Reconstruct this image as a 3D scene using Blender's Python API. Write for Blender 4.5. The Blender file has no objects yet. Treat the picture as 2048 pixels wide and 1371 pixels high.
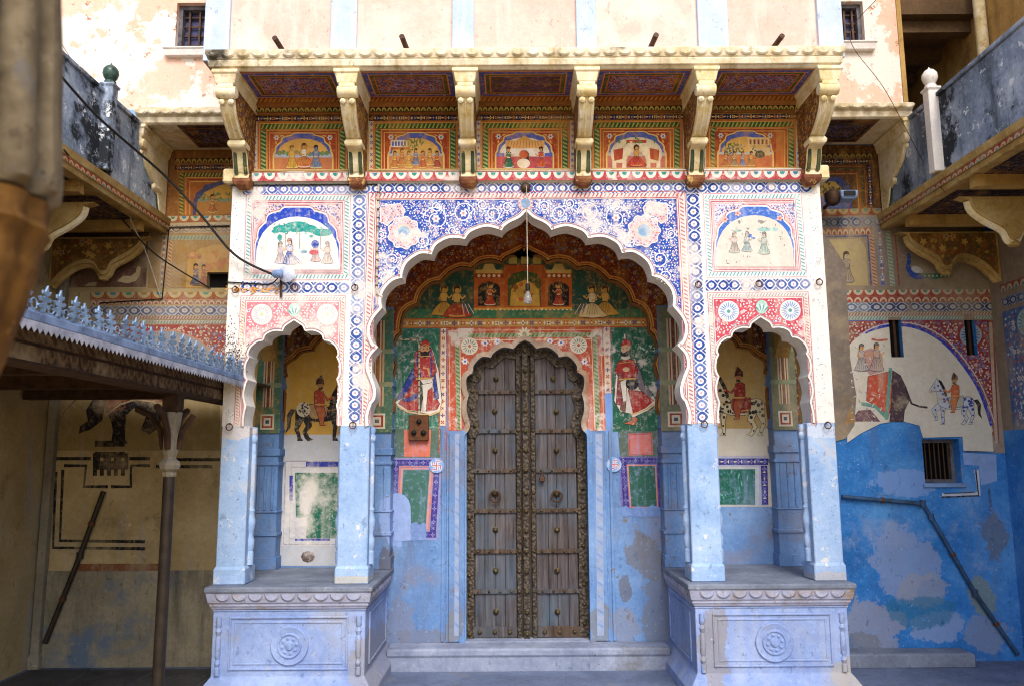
import bpy, bmesh, math, random
from mathutils import Vector, Matrix, noise as mnoise
random.seed(7)
sc = bpy.context.scene
col = sc.collection

# ---------------------------------------------------------------- camera
CAM = Vector((-0.1235, -6.0, 1.7))
YAW, PITCH, ROLL = 0.00087, 0.14376, -0.0066
FPX, PW, PH = 1600.0, 2048.0, 1371.0          # photograph pixels
cy_, sy_, cp_, sp_ = math.cos(YAW), math.sin(YAW), math.cos(PITCH), math.sin(PITCH)
FWD = Vector((sy_*cp_, cy_*cp_, sp_))
r0 = Vector((cy_, -sy_, 0)); u0 = r0.cross(FWD)
RGT = r0*math.cos(ROLL) + u0*math.sin(ROLL)
UPV = u0*math.cos(ROLL) - r0*math.sin(ROLL)
cam_d = bpy.data.cameras.new('camera'); cam = bpy.data.objects.new('camera', cam_d); col.objects.link(cam)
cam.matrix_world = Matrix(((RGT.x, UPV.x, -FWD.x, CAM.x), (RGT.y, UPV.y, -FWD.y, CAM.y), (RGT.z, UPV.z, -FWD.z, CAM.z), (0, 0, 0, 1)))
cam_d.sensor_width = 36; cam_d.lens = FPX/PW*36; cam_d.clip_start = 0.05; cam_d.clip_end = 500
cam_d.dof.use_dof = True; cam_d.dof.focus_distance = 6.2; cam_d.dof.aperture_fstop = 2.6
sc.camera = cam

# ---------------------------------------------------------------- light
SUN_EL, SUN_AZ = math.radians(44), math.radians(170)     # azimuth from +Y clockwise: the sun stands behind the camera
w = bpy.data.worlds.new('World'); sc.world = w; w.use_nodes = True
nt = w.node_tree; bg = nt.nodes['Background']
sky = nt.nodes.new('ShaderNodeTexSky'); sky.sky_type = 'NISHITA'; sky.sun_disc = False
sky.sun_elevation = SUN_EL; sky.sun_rotation = SUN_AZ; sky.dust_density = 3.0; sky.air_density = 1.0
nt.links.new(sky.outputs[0], bg.inputs[0]); bg.inputs[1].default_value = 0.15
sd = bpy.data.lights.new('sun', 'SUN'); sd.energy = 1.3; sd.angle = math.radians(24); sd.color = (1.0, .955, .905)
sun = bpy.data.objects.new('sun', sd); col.objects.link(sun)
sdir = Vector((math.sin(SUN_AZ)*math.cos(SUN_EL), math.cos(SUN_AZ)*math.cos(SUN_EL), math.sin(SUN_EL)))
sun.rotation_euler = sdir.to_track_quat('Z', 'Y').to_euler()
vs = sc.view_settings; vs.view_transform = 'Standard'; vs.look = 'None'; vs.exposure = 0.96; vs.gamma = 1.0
sc.cycles.pixel_filter_type = 'BLACKMAN_HARRIS'; sc.cycles.filter_width = 1.1; sc.cycles.max_bounces = 8; sc.cycles.diffuse_bounces = 4

# ---------------------------------------------------------------- pixel -> place
def ray(px, py):
    return FWD + RGT*((px-PW/2)/FPX) - UPV*((py-PH/2)/FPX)
def B(px, py, Y=0.0):
    d = ray(px, py); return CAM + d*((Y-CAM.y)/d.y)
def BX(px, py, X):
    d = ray(px, py); return CAM + d*((X-CAM.x)/d.x)
def BZ(px, py, Z):
    d = ray(px, py); return CAM + d*((Z-CAM.z)/d.z)
def X_(px, py, Y=0.0): return B(px, py, Y).x
def Z_(px, py, Y=0.0): return B(px, py, Y).z

# ---------------------------------------------------------------- colour
def lin(h):
    h = h.lstrip('#'); o = []
    for i in (0, 2, 4):
        c = int(h[i:i+2], 16)/255; o.append(c/12.92 if c <= .04045 else ((c+.055)/1.055)**2.4)
    return (o[0], o[1], o[2], 1.0)

class NT:
    def __init__(s, name):
        s.m = bpy.data.materials.new(name); s.m.use_nodes = True; s.t = s.m.node_tree
        s.b = s.t.nodes['Principled BSDF']; s.b.inputs['Specular IOR Level'].default_value = .25
        s.pos = s.t.nodes.new('ShaderNodeNewGeometry').outputs['Position']
    def n(s, typ, **kw):
        o = s.t.nodes.new(typ)
        for k, v in kw.items(): setattr(o, k, v)
        return o
    def link(s, a, b): s.t.links.new(a, b)
    def noise(s, scale, detail=6, rough=.6, stretch=None, off=0, dist=0):
        src = s.pos
        if stretch or off:
            mp = s.n('ShaderNodeMapping'); s.link(src, mp.inputs[0])
            if stretch: mp.inputs['Scale'].default_value = stretch
            mp.inputs['Location'].default_value = (off, off*.7, off*1.3); src = mp.outputs[0]
        o = s.n('ShaderNodeTexNoise'); o.inputs['Scale'].default_value = scale; o.inputs['Detail'].default_value = detail
        o.inputs['Roughness'].default_value = rough; o.inputs['Distortion'].default_value = dist
        s.link(src, o.inputs['Vector']); return o.outputs[0]
    def ramp(s, f, stops):
        r = s.n('ShaderNodeValToRGB'); e = r.color_ramp.elements
        while len(e) < len(stops): e.new(.5)
        for el, (p, c) in zip(e, stops): el.position = p; el.color = c if len(c) == 4 else (*c, 1)
        s.link(f, r.inputs[0]); return r.outputs[0]
    def mask(s, f, lo, hi):
        r = s.n('ShaderNodeMapRange'); r.inputs['From Min'].default_value = lo; r.inputs['From Max'].default_value = hi
        s.link(f, r.inputs['Value']); return r.outputs[0]
    def mix(s, f, a, b, mode='MIX'):
        x = s.n('ShaderNodeMix', data_type='RGBA', blend_type=mode)
        for v, i in ((f, 0), (a, 6), (b, 7)):
            if isinstance(v, (int, float)): x.inputs[i].default_value = v
            elif isinstance(v, tuple): x.inputs[i].default_value = v
            else: s.link(v, x.inputs[i])
        return x.outputs[2]
    def mul(s, f, k):
        x = s.n('ShaderNodeMath', operation='MULTIPLY'); s.link(f, x.inputs[0])
        if isinstance(k, (int, float)): x.inputs[1].default_value = k
        else: s.link(k, x.inputs[1])
        return x.outputs[0]
    def patch(s, c, px, py, Y, rx, rz, colr, amt=.68, jag=3.0, soft=.05):
        """an irregular patch of another wash at a place on the wall"""
        p = B(px, py, Y); v1 = s.n('ShaderNodeVectorMath', operation='SUBTRACT'); s.link(s.pos, v1.inputs[0]); v1.inputs[1].default_value = p
        v2 = s.n('ShaderNodeVectorMath', operation='MULTIPLY'); s.link(v1.outputs[0], v2.inputs[0]); v2.inputs[1].default_value = (1/rx, .3, 1/rz)
        v3 = s.n('ShaderNodeVectorMath', operation='LENGTH'); s.link(v2.outputs[0], v3.inputs[0])
        nz = s.noise(3.4, 8, .70, off=px*.013)
        a = s.n('ShaderNodeMath', operation='MULTIPLY_ADD'); s.link(nz, a.inputs[0]); a.inputs[1].default_value = jag; s.link(v3.outputs['Value'], a.inputs[2])
        m = s.mask(a.outputs[0], 1+jag*.5+soft, 1+jag*.5-soft)
        return s.mix(s.mul(m, amt), c, lin(colr))
    def bump(s, h, strength, dist=.01):
        b = s.n('ShaderNodeBump'); b.inputs['Strength'].default_value = strength; b.inputs['Distance'].default_value = dist
        s.link(h, b.inputs['Height']); s.link(b.outputs[0], s.b.inputs['Normal'])
    def done(s, c, rough=.85):
        if isinstance(c, tuple): s.b.inputs['Base Color'].default_value = c
        else: s.link(c, s.b.inputs['Base Color'])
        s.b.inputs['Roughness'].default_value = rough; return s.m

def plaster(name, base, light, dark, scale=2.2, amt=1.0, stain=None, stain_lo=.56, stain_hi=.68, bump=.35, spots=None, off=0, streak=None, chips=None, chip_lo=.64, patches=(), cracks=False):
    g = NT(name)
    c = g.ramp(g.noise(scale, 7, .62, off=off), [(.30, lin(dark)), (.48, lin(base)), (.68, lin(light))])
    c = g.mix(.35*amt, c, g.ramp(g.noise(28, 5, .7, off=off+3), [(.3, lin(dark)), (.55, lin(base)), (.75, lin(light))]))
    if streak:
        c = g.mix(g.mul(g.mask(g.noise(3.0, 6, .65, stretch=(2.2, 2.2, .28), off=off+9), .52, .72), .75), c, lin(streak))
    if stain:
        c = g.mix(g.mask(g.noise(1.7, 7, .68, off=off+17), stain_lo, stain_hi), c, lin(stain))
    for p in patches: c = g.patch(c, *p)
    if chips:
        c = g.mix(g.mask(g.noise(9, 6, .72, off=off+31), chip_lo, chip_lo+.035), c, lin(chips))
    c = g.mix(g.mul(g.mask(g.noise(21, 5, .78, off=off+51), .60, .64), .45), c, lin(light))
    c = g.mix(g.mul(g.mask(g.noise(17, 5, .80, stretch=(1, 1, .6), off=off+61), .61, .64), .5), c, tuple(x*.5 for x in lin(dark)[:3])+(1,))
    if spots:
        c = g.mix(g.mask(g.noise(55, 3, .6, off=off+23), .66, .72), c, lin(spots))
    if cracks:
        vo = g.n('ShaderNodeTexVoronoi', feature='DISTANCE_TO_EDGE'); vo.inputs['Scale'].default_value = 1.9
        wv = g.n('ShaderNodeVectorMath', operation='ADD'); nz = g.n('ShaderNodeTexNoise'); nz.inputs['Scale'].default_value = 5; nz.inputs['Detail'].default_value = 6
        g.link(g.pos, nz.inputs['Vector']); sc2 = g.n('ShaderNodeVectorMath', operation='SCALE'); sc2.inputs['Scale'].default_value = .45; g.link(nz.outputs['Color'], sc2.inputs[0])
        g.link(g.pos, wv.inputs[0]); g.link(sc2.outputs[0], wv.inputs[1]); g.link(wv.outputs[0], vo.inputs['Vector'])
        cr = g.mul(g.mask(vo.outputs[0], .007, .001), g.mask(g.noise(1.4, 3, .5, off=off+40), .54, .62))
        c = g.mix(g.mul(cr, .55), c, tuple(x*.35 for x in lin(dark)[:3])+(1,))
    h = g.noise(34, 5, .7); g.bump(h, bump, .012)
    return g.done(c, .88)

M = {}
M['white'] = plaster('lime_white', 'd9d6d2', 'e8e4de', 'b9b8bd', stain='b9a88c', stain_lo=.62, stain_hi=.78, chips='9a8f80', chip_lo=.7)
M['cream'] = plaster('cream_plaster', 'dacba0', 'e9e2d0', 'b8984e', scale=7, stain='9a7026', stain_lo=.57, stain_hi=.72, streak='e4ded0', chips='5d4a24', chip_lo=.67)
M['door_lip'] = plaster('grey_pink_moulding', '9a8878', 'b4a494', '7a6858', scale=6, stain='8a6a50', streak='a8a09a', chips='5a4c40', off=51)
M['cornice'] = plaster('weathered_cornice', 'd8cdb4', 'e6dfd0', 'b59b62', scale=5, stain='4a463c', stain_lo=.60, stain_hi=.70, streak='8d7a4c', chips='8c3a33', chip_lo=.71)
M['peach'] = plaster('peach_limewash', 'd8b4a0', 'dfc6b6', 'cca08a', scale=1.6, stain='dcd6ce', stain_lo=.485, stain_hi=.505, streak='c8b4a8', chips='a87658', chip_lo=.62)
M['peach_panel'] = plaster('pale_peach_panel', 'd6b0a4', 'dcc2b8', 'ca9a8c', scale=1.3, stain='d8c8bc', stain_lo=.52, stain_hi=.64, streak='d9cdc4', chips='8a7a68', chip_lo=.72)
M['pale_blue'] = plaster('pale_blue_wash', 'b0bfda', 'c2cde0', '9db0d0', scale=3, streak='c9cdd6')
M['blue'] = plaster('blue_limewash', '2f74bd', '5a98d2', '1f5896', scale=2.6, stain='7390bd', stain_lo=.57, stain_hi=.70, streak='4d6c9c', spots='8fa6cc', chips='8d95a6', chip_lo=.70, cracks=True, patches=[(1815, 1125, 1, .30, .24, '8292b4'), (1840, 1180, 1, .2, .12, '8a8f9c'), (1740, 1245, 1, .24, .22, '8f8f9a'), (1870, 1250, 1, .22, .14, '8598bc'), (1990, 1070, 1, .10, .2, '5f626c'), (1965, 1195, 1, .12, .14, '76806a'), (1800, 965, 1, .3, .10, '7896cc'), (1975, 1265, 1, .2, .14, '7a86a0'), (1700, 1290, 1, .3, .12, '6c6f78'), (1840, 1225, 1, .35, .12, '2a6a90')])
M['blue_worn'] = plaster('worn_blue_limewash', '6083b4', '809fc8', '4d6e9e', scale=1.9, stain='74788c', stain_lo=.52, stain_hi=.68, streak='5a6076', chips='6e6866', chip_lo=.62, off=5, cracks=True, patches=[(1290, 1105, .95, .17, .17, '6b6664'), (1315, 1215, .95, .12, .32, '6a6c76'), (1245, 1245, .95, .12, .2, '7a7f90'), (800, 1250, .95, .12, .2, '70768c'), (840, 1275, .95, .2, .08, '6a6f80'), (778, 1115, .95, .05, .12, '5a504a'), (798, 1035, .95, .12, .22, '8fa6d6'), (1215, 820, .95, .06, .2, '7096d8'), (1250, 1180, .95, .05, .1, '5f5a58'), (910, 1255, .95, .08, .15, '74726e'), (1200, 1255, .95, .08, .15, '74726e')])
M['pillar_blue'] = plaster('pillar_blue_wash', '8ba8d0', 'a6bede', '6f90be', scale=4.5, stain='a9b4c6', stain_lo=.60, stain_hi=.66, streak='93a6c6', chips='c4c6cc', chip_lo=.60, spots='5f6678', off=2, patches=[(700, 1158, 0, .16, .03, 'b0a890'), (1660, 1155, 0, .2, .04, 'a8a4a2'), (465, 862, 0, .2, .06, 'c8bcb0'), (1655, 862, 0, .2, .05, 'bcc4d4')])
M['bench'] = plaster('bench_blue_wash', '8196c4', '9db0d8', '667cae', scale=3.0, stain='8f94a4', stain_lo=.55, stain_hi=.70, streak='9aa4bc', chips='a9a9ac', chip_lo=.63, spots='5f6678', off=11, patches=[(1425, 1300, 0, .10, .3, '857f78'), (740, 1330, 0, .12, .2, '888890'), (1690, 1340, 0, .1, .12, 'a09a90')])
M['slab'] = plaster('grey_slab', '6b7486', '858ea0', '545c6c', scale=4, chips='97999c', off=4)
M['ochre_wall'] = plaster('ochre_stained_wall', 'a4926c', 'bcac88', '837352', scale=1.8, stain='6d5f45', stain_lo=.56, stain_hi=.70, streak='8a8f98', chips='c9c2b2', chip_lo=.69, off=8)
M['grey_wall'] = plaster('damp_grey_dado', '857e6c', 'a09884', '625d50', scale=2.0, stain='5b6b80', stain_lo=.55, stain_hi=.66, streak='3f3d37', chips='948b78', chip_lo=.66, off=14)
M['soot'] = plaster('sooty_parapet', '8292aa', 'c2cedd', '3c4652', scale=2.4, stain='23282f', stain_lo=.54, stain_hi=.60, streak='2a3038', chips='d0d6de', chip_lo=.60, off=6)
M['cement'] = plaster('grey_cement', '7a7468', '8f897c', '5d594f', scale=2.5, chips='a39d90', off=19)
M['floor'] = plaster('blue_grey_floor', '5d6a85', '74829f', '47526a', scale=2.2, stain='6e7078', streak='505a70', chips='8b8d94', off=21)
M['flag'] = plaster('dark_flagstone', '4a4a4c', '5c5c5e', '343436', scale=3, chips='6c6a68', off=25)
M['step'] = plaster('step_stone', '7d879e', '98a1b4', '5f6880', scale=4, stain='6c6f76', stain_lo=.54, stain_hi=.66, chips='6b6258', chip_lo=.64, off=27)
M['brown_wall'] = plaster('brown_plaster', '8a5a2e', 'a8743c', '62401e', scale=4, chips='b0904e', off=29)  # brown plaster of soffits, porch ceiling and inner arches
M['tan'] = plaster('tan_plaster', 'ab8a50', 'c4a566', '8a6a36', scale=2.4, stain='7d5f34', streak='6b5a34', off=33)
M['bench_cornice'] = plaster('stained_bench_cornice', '8f96b4', 'b0b4c8', '8a7c58', scale=5, stain='8a6c30', stain_lo=.56, stain_hi=.70, chips='5d564c', off=41)
M['gold_brown'] = plaster('varnished_gold_brown', '5f4018', '86602a', '38240e', scale=8, stain='241606', stain_lo=.52, stain_hi=.66, chips='a8843e', chip_lo=.62, off=43)
M['col_grey'] = plaster('grey_beige_column', '6a5e4a', '8a7e68', '443a2a', scale=6, stain='4f5a6c', stain_lo=.54, stain_hi=.66, streak='3f3018', chips='3a2e1a', off=45)
M['foot_red'] = plaster('painted_lotus_foot', '7a4a34', 'a8804c', '50301f', scale=9, chips='c8a868', chip_lo=.6, off=47)
M['teal_paint'] = plaster('teal_flute_paint', '3c4a36', '6a6a44', '2a3028', scale=7, chips='b09a60', chip_lo=.62, off=49)
M['rail'] = plaster('gallery_stone', 'a88c54', 'c8b484', '7a6032', scale=4, stain='4d3f22', stain_lo=.56, stain_hi=.70, chips='6a3a24', chip_lo=.68, off=37)

def paint_mat(name, fade, lo, hi, vary=.25, bump=.15, off=0, grime=None, glo=.6):
    g = NT(name)
    a = g.n('ShaderNodeAttribute', attribute_name='Col').outputs['Color']
    v = g.ramp(g.noise(14, 6, .65, off=off), [(.25, (1-vary,)*3), (.75, (1.0,)*3)])
    c = g.mix(1.0, a, v, 'MULTIPLY')
    m = g.noise(3.2, 6, .68, off=off+3); m2 = g.noise(30, 4, .7, off=off+5)
    c = g.mix(g.mul(g.mask(m2, .52, .68), .42), c, lin(fade))
    c = g.mix(g.mul(g.mask(m, lo, hi), .8), c, lin(fade))
    c = g.mix(g.mul(g.mask(g.noise(4, 7, .68, stretch=(2.5, 2.5, .35), off=off+21), .52, .72), .45), c, lin(fade))
    c = g.mix(g.mul(g.mask(g.noise(60, 4, .7, off=off+27), .60, .70), .30), c, tuple(x*.35 for x in lin(fade)[:3])+(1,))
    if grime: c = g.mix(g.mul(g.mask(g.noise(2.3, 8, .7, off=off+13), glo, glo+.14), .7), c, lin(grime))
    g.bump(g.noise(40, 4, .7), bump, .008)
    return g.done(c, .82)
M['paint'] = paint_mat('fresco_paint', 'd0c8c2', .56, .62, .34)
M['paint_fig'] = paint_mat('figure_paint', 'b8ac90', .62, .80, .2, off=24)
M['paint_old'] = paint_mat('faded_fresco_paint', 'd8d2ca', .47, .62, .2, off=4)
M['paint_warm'] = paint_mat('varnished_fresco_paint', 'b98a45', .55, .78, .35, off=8)
M['paint_dull'] = paint_mat('dusty_fresco_paint', '9a8a72', .50, .70, .3, off=12, grime='7a684c')
M['paint_patch'] = paint_mat('limewash_patch_paint', '8aa0c8', .60, .74, .3, off=16, grime='7c8494', glo=.58)
M['paint_light'] = paint_mat('bright_paint', 'e2ded8', .62, .80, .12, off=20)

def simple(name, c, rough=.6, metal=0, var=.25, bump=.1, scale=20, c2=None):
    g = NT(name)
    f = g.noise(scale, 6, .65)
    k = lin(c); d = lin(c2) if c2 else tuple(x*(1-var*2) for x in k[:3])+(1,)
    g.bump(g.noise(scale*2.5, 6, .7), bump, .01)
    g.b.inputs['Metallic'].default_value = metal
    return g.done(g.ramp(f, [(.32, d), (.62, k)]), rough)
M['iron'] = simple('dark_iron', '3a3330', .55, .6, c2='5a3c28')
M['rust'] = simple('rusty_iron', '4a352a', .8, .2, c2='6e4020', scale=30)
M['brass'] = simple('tarnished_brass', '8a7440', .42, .7, c2='4c3e26', scale=30)
M['black'] = simple('black_rubber', '141414', .6, 0, bump=.02)
M['dark'] = simple('dark_void', '0c0b0a', .95, 0)  # near-black colour stands in for the unlit depth behind openings
M['wire_white'] = simple('dirty_white_cable', 'b9b3a2', .6, 0)
M['conduit'] = simple('cream_cable_strip', 'cfc6b2', .7, 0, c2='6d6048', scale=40)
M['zinc'] = simple('painted_zinc', '7f9ac4', .5, .1, c2='56688a', scale=8)
M['crest'] = simple('blue_cast_iron_crest', '86a2c6', .55, .05, c2='54708f', scale=22)
M['tin'] = simple('white_tin_valance', 'b9c0d4', .5, .2, c2='7d879e', scale=10)
M['bounce_paving'] = plaster('warm_bounce_paving', 'b59a6c', 'c8b088', '98804f', scale=1.2, bump=.2)  # unseen warm ground colour, added to bounce light up into the soffits
M['beam'] = simple('shade_dark_beam', '3f2c1e', .8, 0, c2='241810', scale=16)  # brown darkened so the colour carries the shade under the verandah roof
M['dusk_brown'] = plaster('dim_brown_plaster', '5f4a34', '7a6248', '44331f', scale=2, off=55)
M['roof'] = simple('rusted_roof_sheet', '5d4c3e', .8, .1, c2='352a22', scale=6)
M['column'] = simple('cast_iron_column', '3c352f', .5, .4, c2='2a2522', scale=12)
M['shutter'] = simple('blue_grey_shutter', '4a4f78', .7, 0, c2='2c2c44', scale=10)
M['frame_wood'] = simple('window_frame_wood', '6a6a72', .75, 0, c2='3c3a3e', scale=14)
M['bronze'] = simple('bronze_leaf', '6b5c48', .5, .5, c2='41362a', scale=40)

def wood(name, a, b, c, off=0):
    g = NT(name)
    f = g.noise(3.2, 8, .7, stretch=(9, 9, .55), off=off, dist=.6)
    k = g.ramp(f, [(.28, lin(a)), (.5, lin(b)), (.72, lin(c))])
    k = g.mix(g.mul(g.mask(g.noise(1.6, 5, .6, off=off+4), .45, .68), .55), k, lin('4d6478'))
    k = g.mix(g.mul(g.mask(g.noise(2.1, 5, .6, off=off+8), .52, .70), .6), k, lin('54483e'))
    g.bump(g.noise(6, 9, .75, stretch=(11, 11, .4), off=off), .7, .012)
    return g.done(k, .78)
M['wood'] = wood('weathered_door_plank', '1f1c1e', '4a4446', '6a6262')
M['wood_dark'] = wood('door_batten_wood', '201a18', '46382f', '6b5b50', off=6)
def carved(name, a, b, c, scale=30):
    g = NT(name)
    vo = g.n('ShaderNodeTexVoronoi', feature='SMOOTH_F1'); vo.inputs['Scale'].default_value = scale
    g.link(g.pos, vo.inputs['Vector'])
    k = g.ramp(vo.outputs[0], [(.15, lin(c)), (.45, lin(b)), (.75, lin(a))])
    k = g.mix(.4, k, g.ramp(g.noise(6, 6, .6), [(.3, lin(a)), (.6, lin(b))]))
    g.bump(vo.outputs[0], -1.0 if False else .9, -.02)
    return g.done(k, .6)
M['carved'] = carved('carved_door_strip', '14110e', '403830', '6b6152', 44)

# ---------------------------------------------------------------- objects
def tag(o, label=None, cat=None, group=None, kind=None):
    if label: o['label'] = label
    if cat: o['category'] = cat
    if group: o['group'] = group
    if kind: o['kind'] = kind
    return o
def thing(name, label, cat, loc=(0, 0, 0), group=None):
    o = bpy.data.objects.new(name, None); col.objects.link(o); o.location = loc; o.empty_display_size = .1
    return tag(o, label, cat, group)
def link(name, me, m, parent=None):
    if m is not None and not me.materials: me.materials.append(M[m] if isinstance(m, str) else m)
    o = bpy.data.objects.new(name, me); col.objects.link(o)
    if parent is not None:
        o.parent = parent
        p = parent; off = Vector((0, 0, 0))
        while p is not None: off += p.location; p = p.parent
        o.location = -off
    return o
def put(name, me, m, parent, loc, rot=None, scale=None):
    """shared mesh placed at a world location under a parent"""
    o = link(name, me, m, parent)
    o.location = o.location + Vector(loc)
    if rot: o.rotation_euler = rot
    if scale: o.scale = scale
    return o
class G:
    """collects geometry for ONE mesh"""
    def __init__(s): s.v = []; s.f = []
    def add(s, vs, fs):
        k = len(s.v); s.v += [tuple(v) for v in vs]; s.f += [tuple(i+k for i in f) for f in fs]; return s
    def box(s, x0, x1, y0, y1, z0, z1):
        v = [(x, y, z) for z in (z0, z1) for y in (y0, y1) for x in (x0, x1)]
        return s.add(v, [(0, 2, 3, 1), (4, 5, 7, 6), (0, 1, 5, 4), (2, 6, 7, 3), (0, 4, 6, 2), (1, 3, 7, 5)])
    def rings(s, rs, cap0=True, cap1=True):
        n = len(rs[0]); v = [p for r in rs for p in r]; f = []
        for i in range(len(rs)-1):
            for j in range(n):
                a = i*n+j; b = i*n+(j+1) % n; f.append((a, b, b+n, a+n))
        if cap0: f.append(tuple(range(n-1, -1, -1)))
        if cap1: f.append(tuple(range((len(rs)-1)*n, len(rs)*n)))
        return s.add(v, f)
    def stack(s, x0, x1, y0, y1, prof, sides=(1, 1, 1, 1)):
        """rectangle rings with (offset, z); sides: which of -x,+x,-y,+y grow"""
        return s.rings([[(x0-o*sides[0], y0-o*sides[2], z), (x1+o*sides[1], y0-o*sides[2], z), (x1+o*sides[1], y1+o*sides[3], z), (x0-o*sides[0], y1+o*sides[3], z)] for o, z in prof])
    def prism(s, poly, y0, y1):
        """(x,z) polygon given counter-clockwise seen from -Y, extruded from y0 (front) to y1"""
        n = len(poly); A = sum(poly[i][0]*poly[(i+1) % n][1]-poly[(i+1) % n][0]*poly[i][1] for i in range(n))
        if A < 0: poly = poly[::-1]
        v = [(x, y0, z) for x, z in poly]+[(x, y1, z) for x, z in poly]
        return s.add(v, [tuple(range(n)), tuple(range(2*n-1, n-1, -1))]+[(i, i+n, (i+1) % n+n, (i+1) % n) for i in range(n)])
    def prismx(s, poly, x0, x1):
        """(y,z) polygon extruded along x"""
        n = len(poly); A = sum(poly[i][0]*poly[(i+1) % n][1]-poly[(i+1) % n][0]*poly[i][1] for i in range(n))
        if A < 0: poly = poly[::-1]
        v = [(x0, y, z) for y, z in poly]+[(x1, y, z) for y, z in poly]
        return s.add(v, [tuple(range(n-1, -1, -1)), tuple(range(n, 2*n))]+[(i, (i+1) % n, (i+1) % n+n, i+n) for i in range(n)])
    def lathe(s, prof, c=(0, 0, 0), n=16, axis='z'):
        rs = []
        for r, h in prof:
            ring = []
            for k in range(n):
                a = 2*math.pi*k/n; p = (r*math.cos(a), r*math.sin(a))
                if axis == 'z': q = (c[0]+p[0], c[1]+p[1], c[2]+h)
                elif axis == '-y': q = (c[0]+p[0], c[1]-h, c[2]+p[1])
                else: q = (c[0]+h, c[1]+p[0], c[2]+p[1])
                ring.append(q)
            rs.append(ring)
        return s.rings(rs)
    def tube(s, pts, r, n=6):
        pts = [Vector(p) for p in pts]; rs = []; up = None
        for i, p in enumerate(pts):
            t = (pts[min(i+1, len(pts)-1)]-pts[max(i-1, 0)]).normalized()
            if up is None: up = t.orthogonal().normalized()
            up = (up-t*up.dot(t)).normalized(); sd_ = t.cross(up)
            rr = r[i] if isinstance(r, (list, tuple)) else r
            rs.append([p+(up*math.cos(2*math.pi*k/n)+sd_*math.sin(2*math.pi*k/n))*rr for k in range(n)])
        return s.rings(rs)
    def mesh(s, name, smooth=False, bevel=0, seg=1):
        me = bpy.data.meshes.new(name); me.from_pydata(s.v, [], s.f); me.update()
        bm = bmesh.new(); bm.from_mesh(me)
        bmesh.ops.recalc_face_normals(bm, faces=bm.faces)
        if bevel:
            es = [e for e in bm.edges if len(e.link_faces) == 2 and e.calc_face_angle(0) > .6]
            bmesh.ops.bevel(bm, geom=es, offset=bevel, segments=seg, affect='EDGES', profile=.6)
        bm.to_mesh(me); bm.free()
        if smooth:
            me.polygons.foreach_set('use_smooth', [True]*len(me.polygons))
            me.set_sharp_from_angle(angle=math.radians(38))
        return me
    def obj(s, name, m, parent=None, smooth=False, bevel=0, seg=1):
        return link(name, s.mesh(name, smooth, bevel, seg), m, parent)

# curves
def cat(pts, k=5):
    """Catmull-Rom through points; a None restarts (cusp at the point before it)"""
    out = []; run = []; runs = []
    for p in pts:
        if p is None:
            runs.append(run); run = [run[-1]]
        else: run.append(p)
    runs.append(run)
    for r in runs:
        if len(r) < 3:
            out += r if not out else r[1:]; continue
        P = [r[0]]+r+[r[-1]]
        for i in range(1, len(P)-2):
            p0, p1, p2, p3 = P[i-1], P[i], P[i+1], P[i+2]
            for j in range(k):
                t = j/k
                q = tuple(.5*(2*p1[d]+(p2[d]-p0[d])*t+(2*p0[d]-5*p1[d]+4*p2[d]-p3[d])*t*t+(3*p1[d]-p0[d]-3*p2[d]+p3[d])*t**3) for d in range(2))
                if not (out and abs(q[0]-out[-1][0])+abs(q[1]-out[-1][1]) < 1e-6): out.append(q)
        out.append(r[-1])
    return out
def half_to_full(half, Y, mirror=None):
    """px half outline ending at the apex -> (x,z) full outline, mirrored about the apex (or x=mirror)"""
    L = [(p.x, p.z) for p in (B(a, b, Y) for a, b in cat(half))]
    c = L[-1][0] if mirror is None else mirror
    if mirror is not None: L[-1] = (c, L[-1][1])
    return L+[(2*c-x, z) for x, z in L[-2::-1]]
def offset(poly, d, closed=False):
    """shift an open (x,z) outline along its left-hand normal by d"""
    n = len(poly); out = []
    for i in range(n):
        a = poly[max(i-1, 0)]; b = poly[min(i+1, n-1)]
        tx, tz = b[0]-a[0], b[1]-a[1]; l = math.hypot(tx, tz) or 1
        out.append((poly[i][0]-tz/l*d, poly[i][1]+tx/l*d))
    return out
def inside(p, poly):
    x, y = p; r = False; n = len(poly); j = n-1
    for i in range(n):
        xi, yi = poly[i]; xj, yj = poly[j]
        if (yi > y) != (yj > y) and x < (xj-xi)*(y-yi)/(yj-yi)+xi: r = not r
        j = i
    return r
def wall_holes(g, x0, x1, z0, z1, y, holes, depth=.25):
    """flat wall at plane y with rectangular holes (x0,x1,z0,z1) and their reveals"""
    xs = sorted({x0, x1, *[h[0] for h in holes], *[h[1] for h in holes]}); zs = sorted({z0, z1, *[h[2] for h in holes], *[h[3] for h in holes]})
    for i in range(len(xs)-1):
        for j in range(len(zs)-1):
            cx, cz = (xs[i]+xs[i+1])/2, (zs[j]+zs[j+1])/2
            if any(h[0] < cx < h[1] and h[2] < cz < h[3] for h in holes): continue
            g.add([(xs[i], y, zs[j]), (xs[i+1], y, zs[j]), (xs[i+1], y, zs[j+1]), (xs[i], y, zs[j+1])], [(0, 1, 2, 3)])
    for a, b, c, d in holes:
        e = y+depth
        g.add([(a, y, c), (b, y, c), (b, y, d), (a, y, d), (a, e, c), (b, e, c), (b, e, d), (a, e, d)], [(0, 1, 5, 4), (1, 2, 6, 5), (2, 3, 7, 6), (3, 0, 4, 7)])
    return g
def rect(x0, y0, x1, y1, Y):
    c = [B(x, y, Y) for x in (x0, x1) for y in (y0, y1)]
    return (c[0].x+c[1].x)/2, (c[2].x+c[3].x)/2, (c[1].z+c[3].z)/2, (c[0].z+c[2].z)/2
YB, YW = .95, 1.0                       # door wall and side wall planes
XA, XB_, XC, XD = 2.289, 2.081, 1.407, 1.186   # porch pillars
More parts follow.
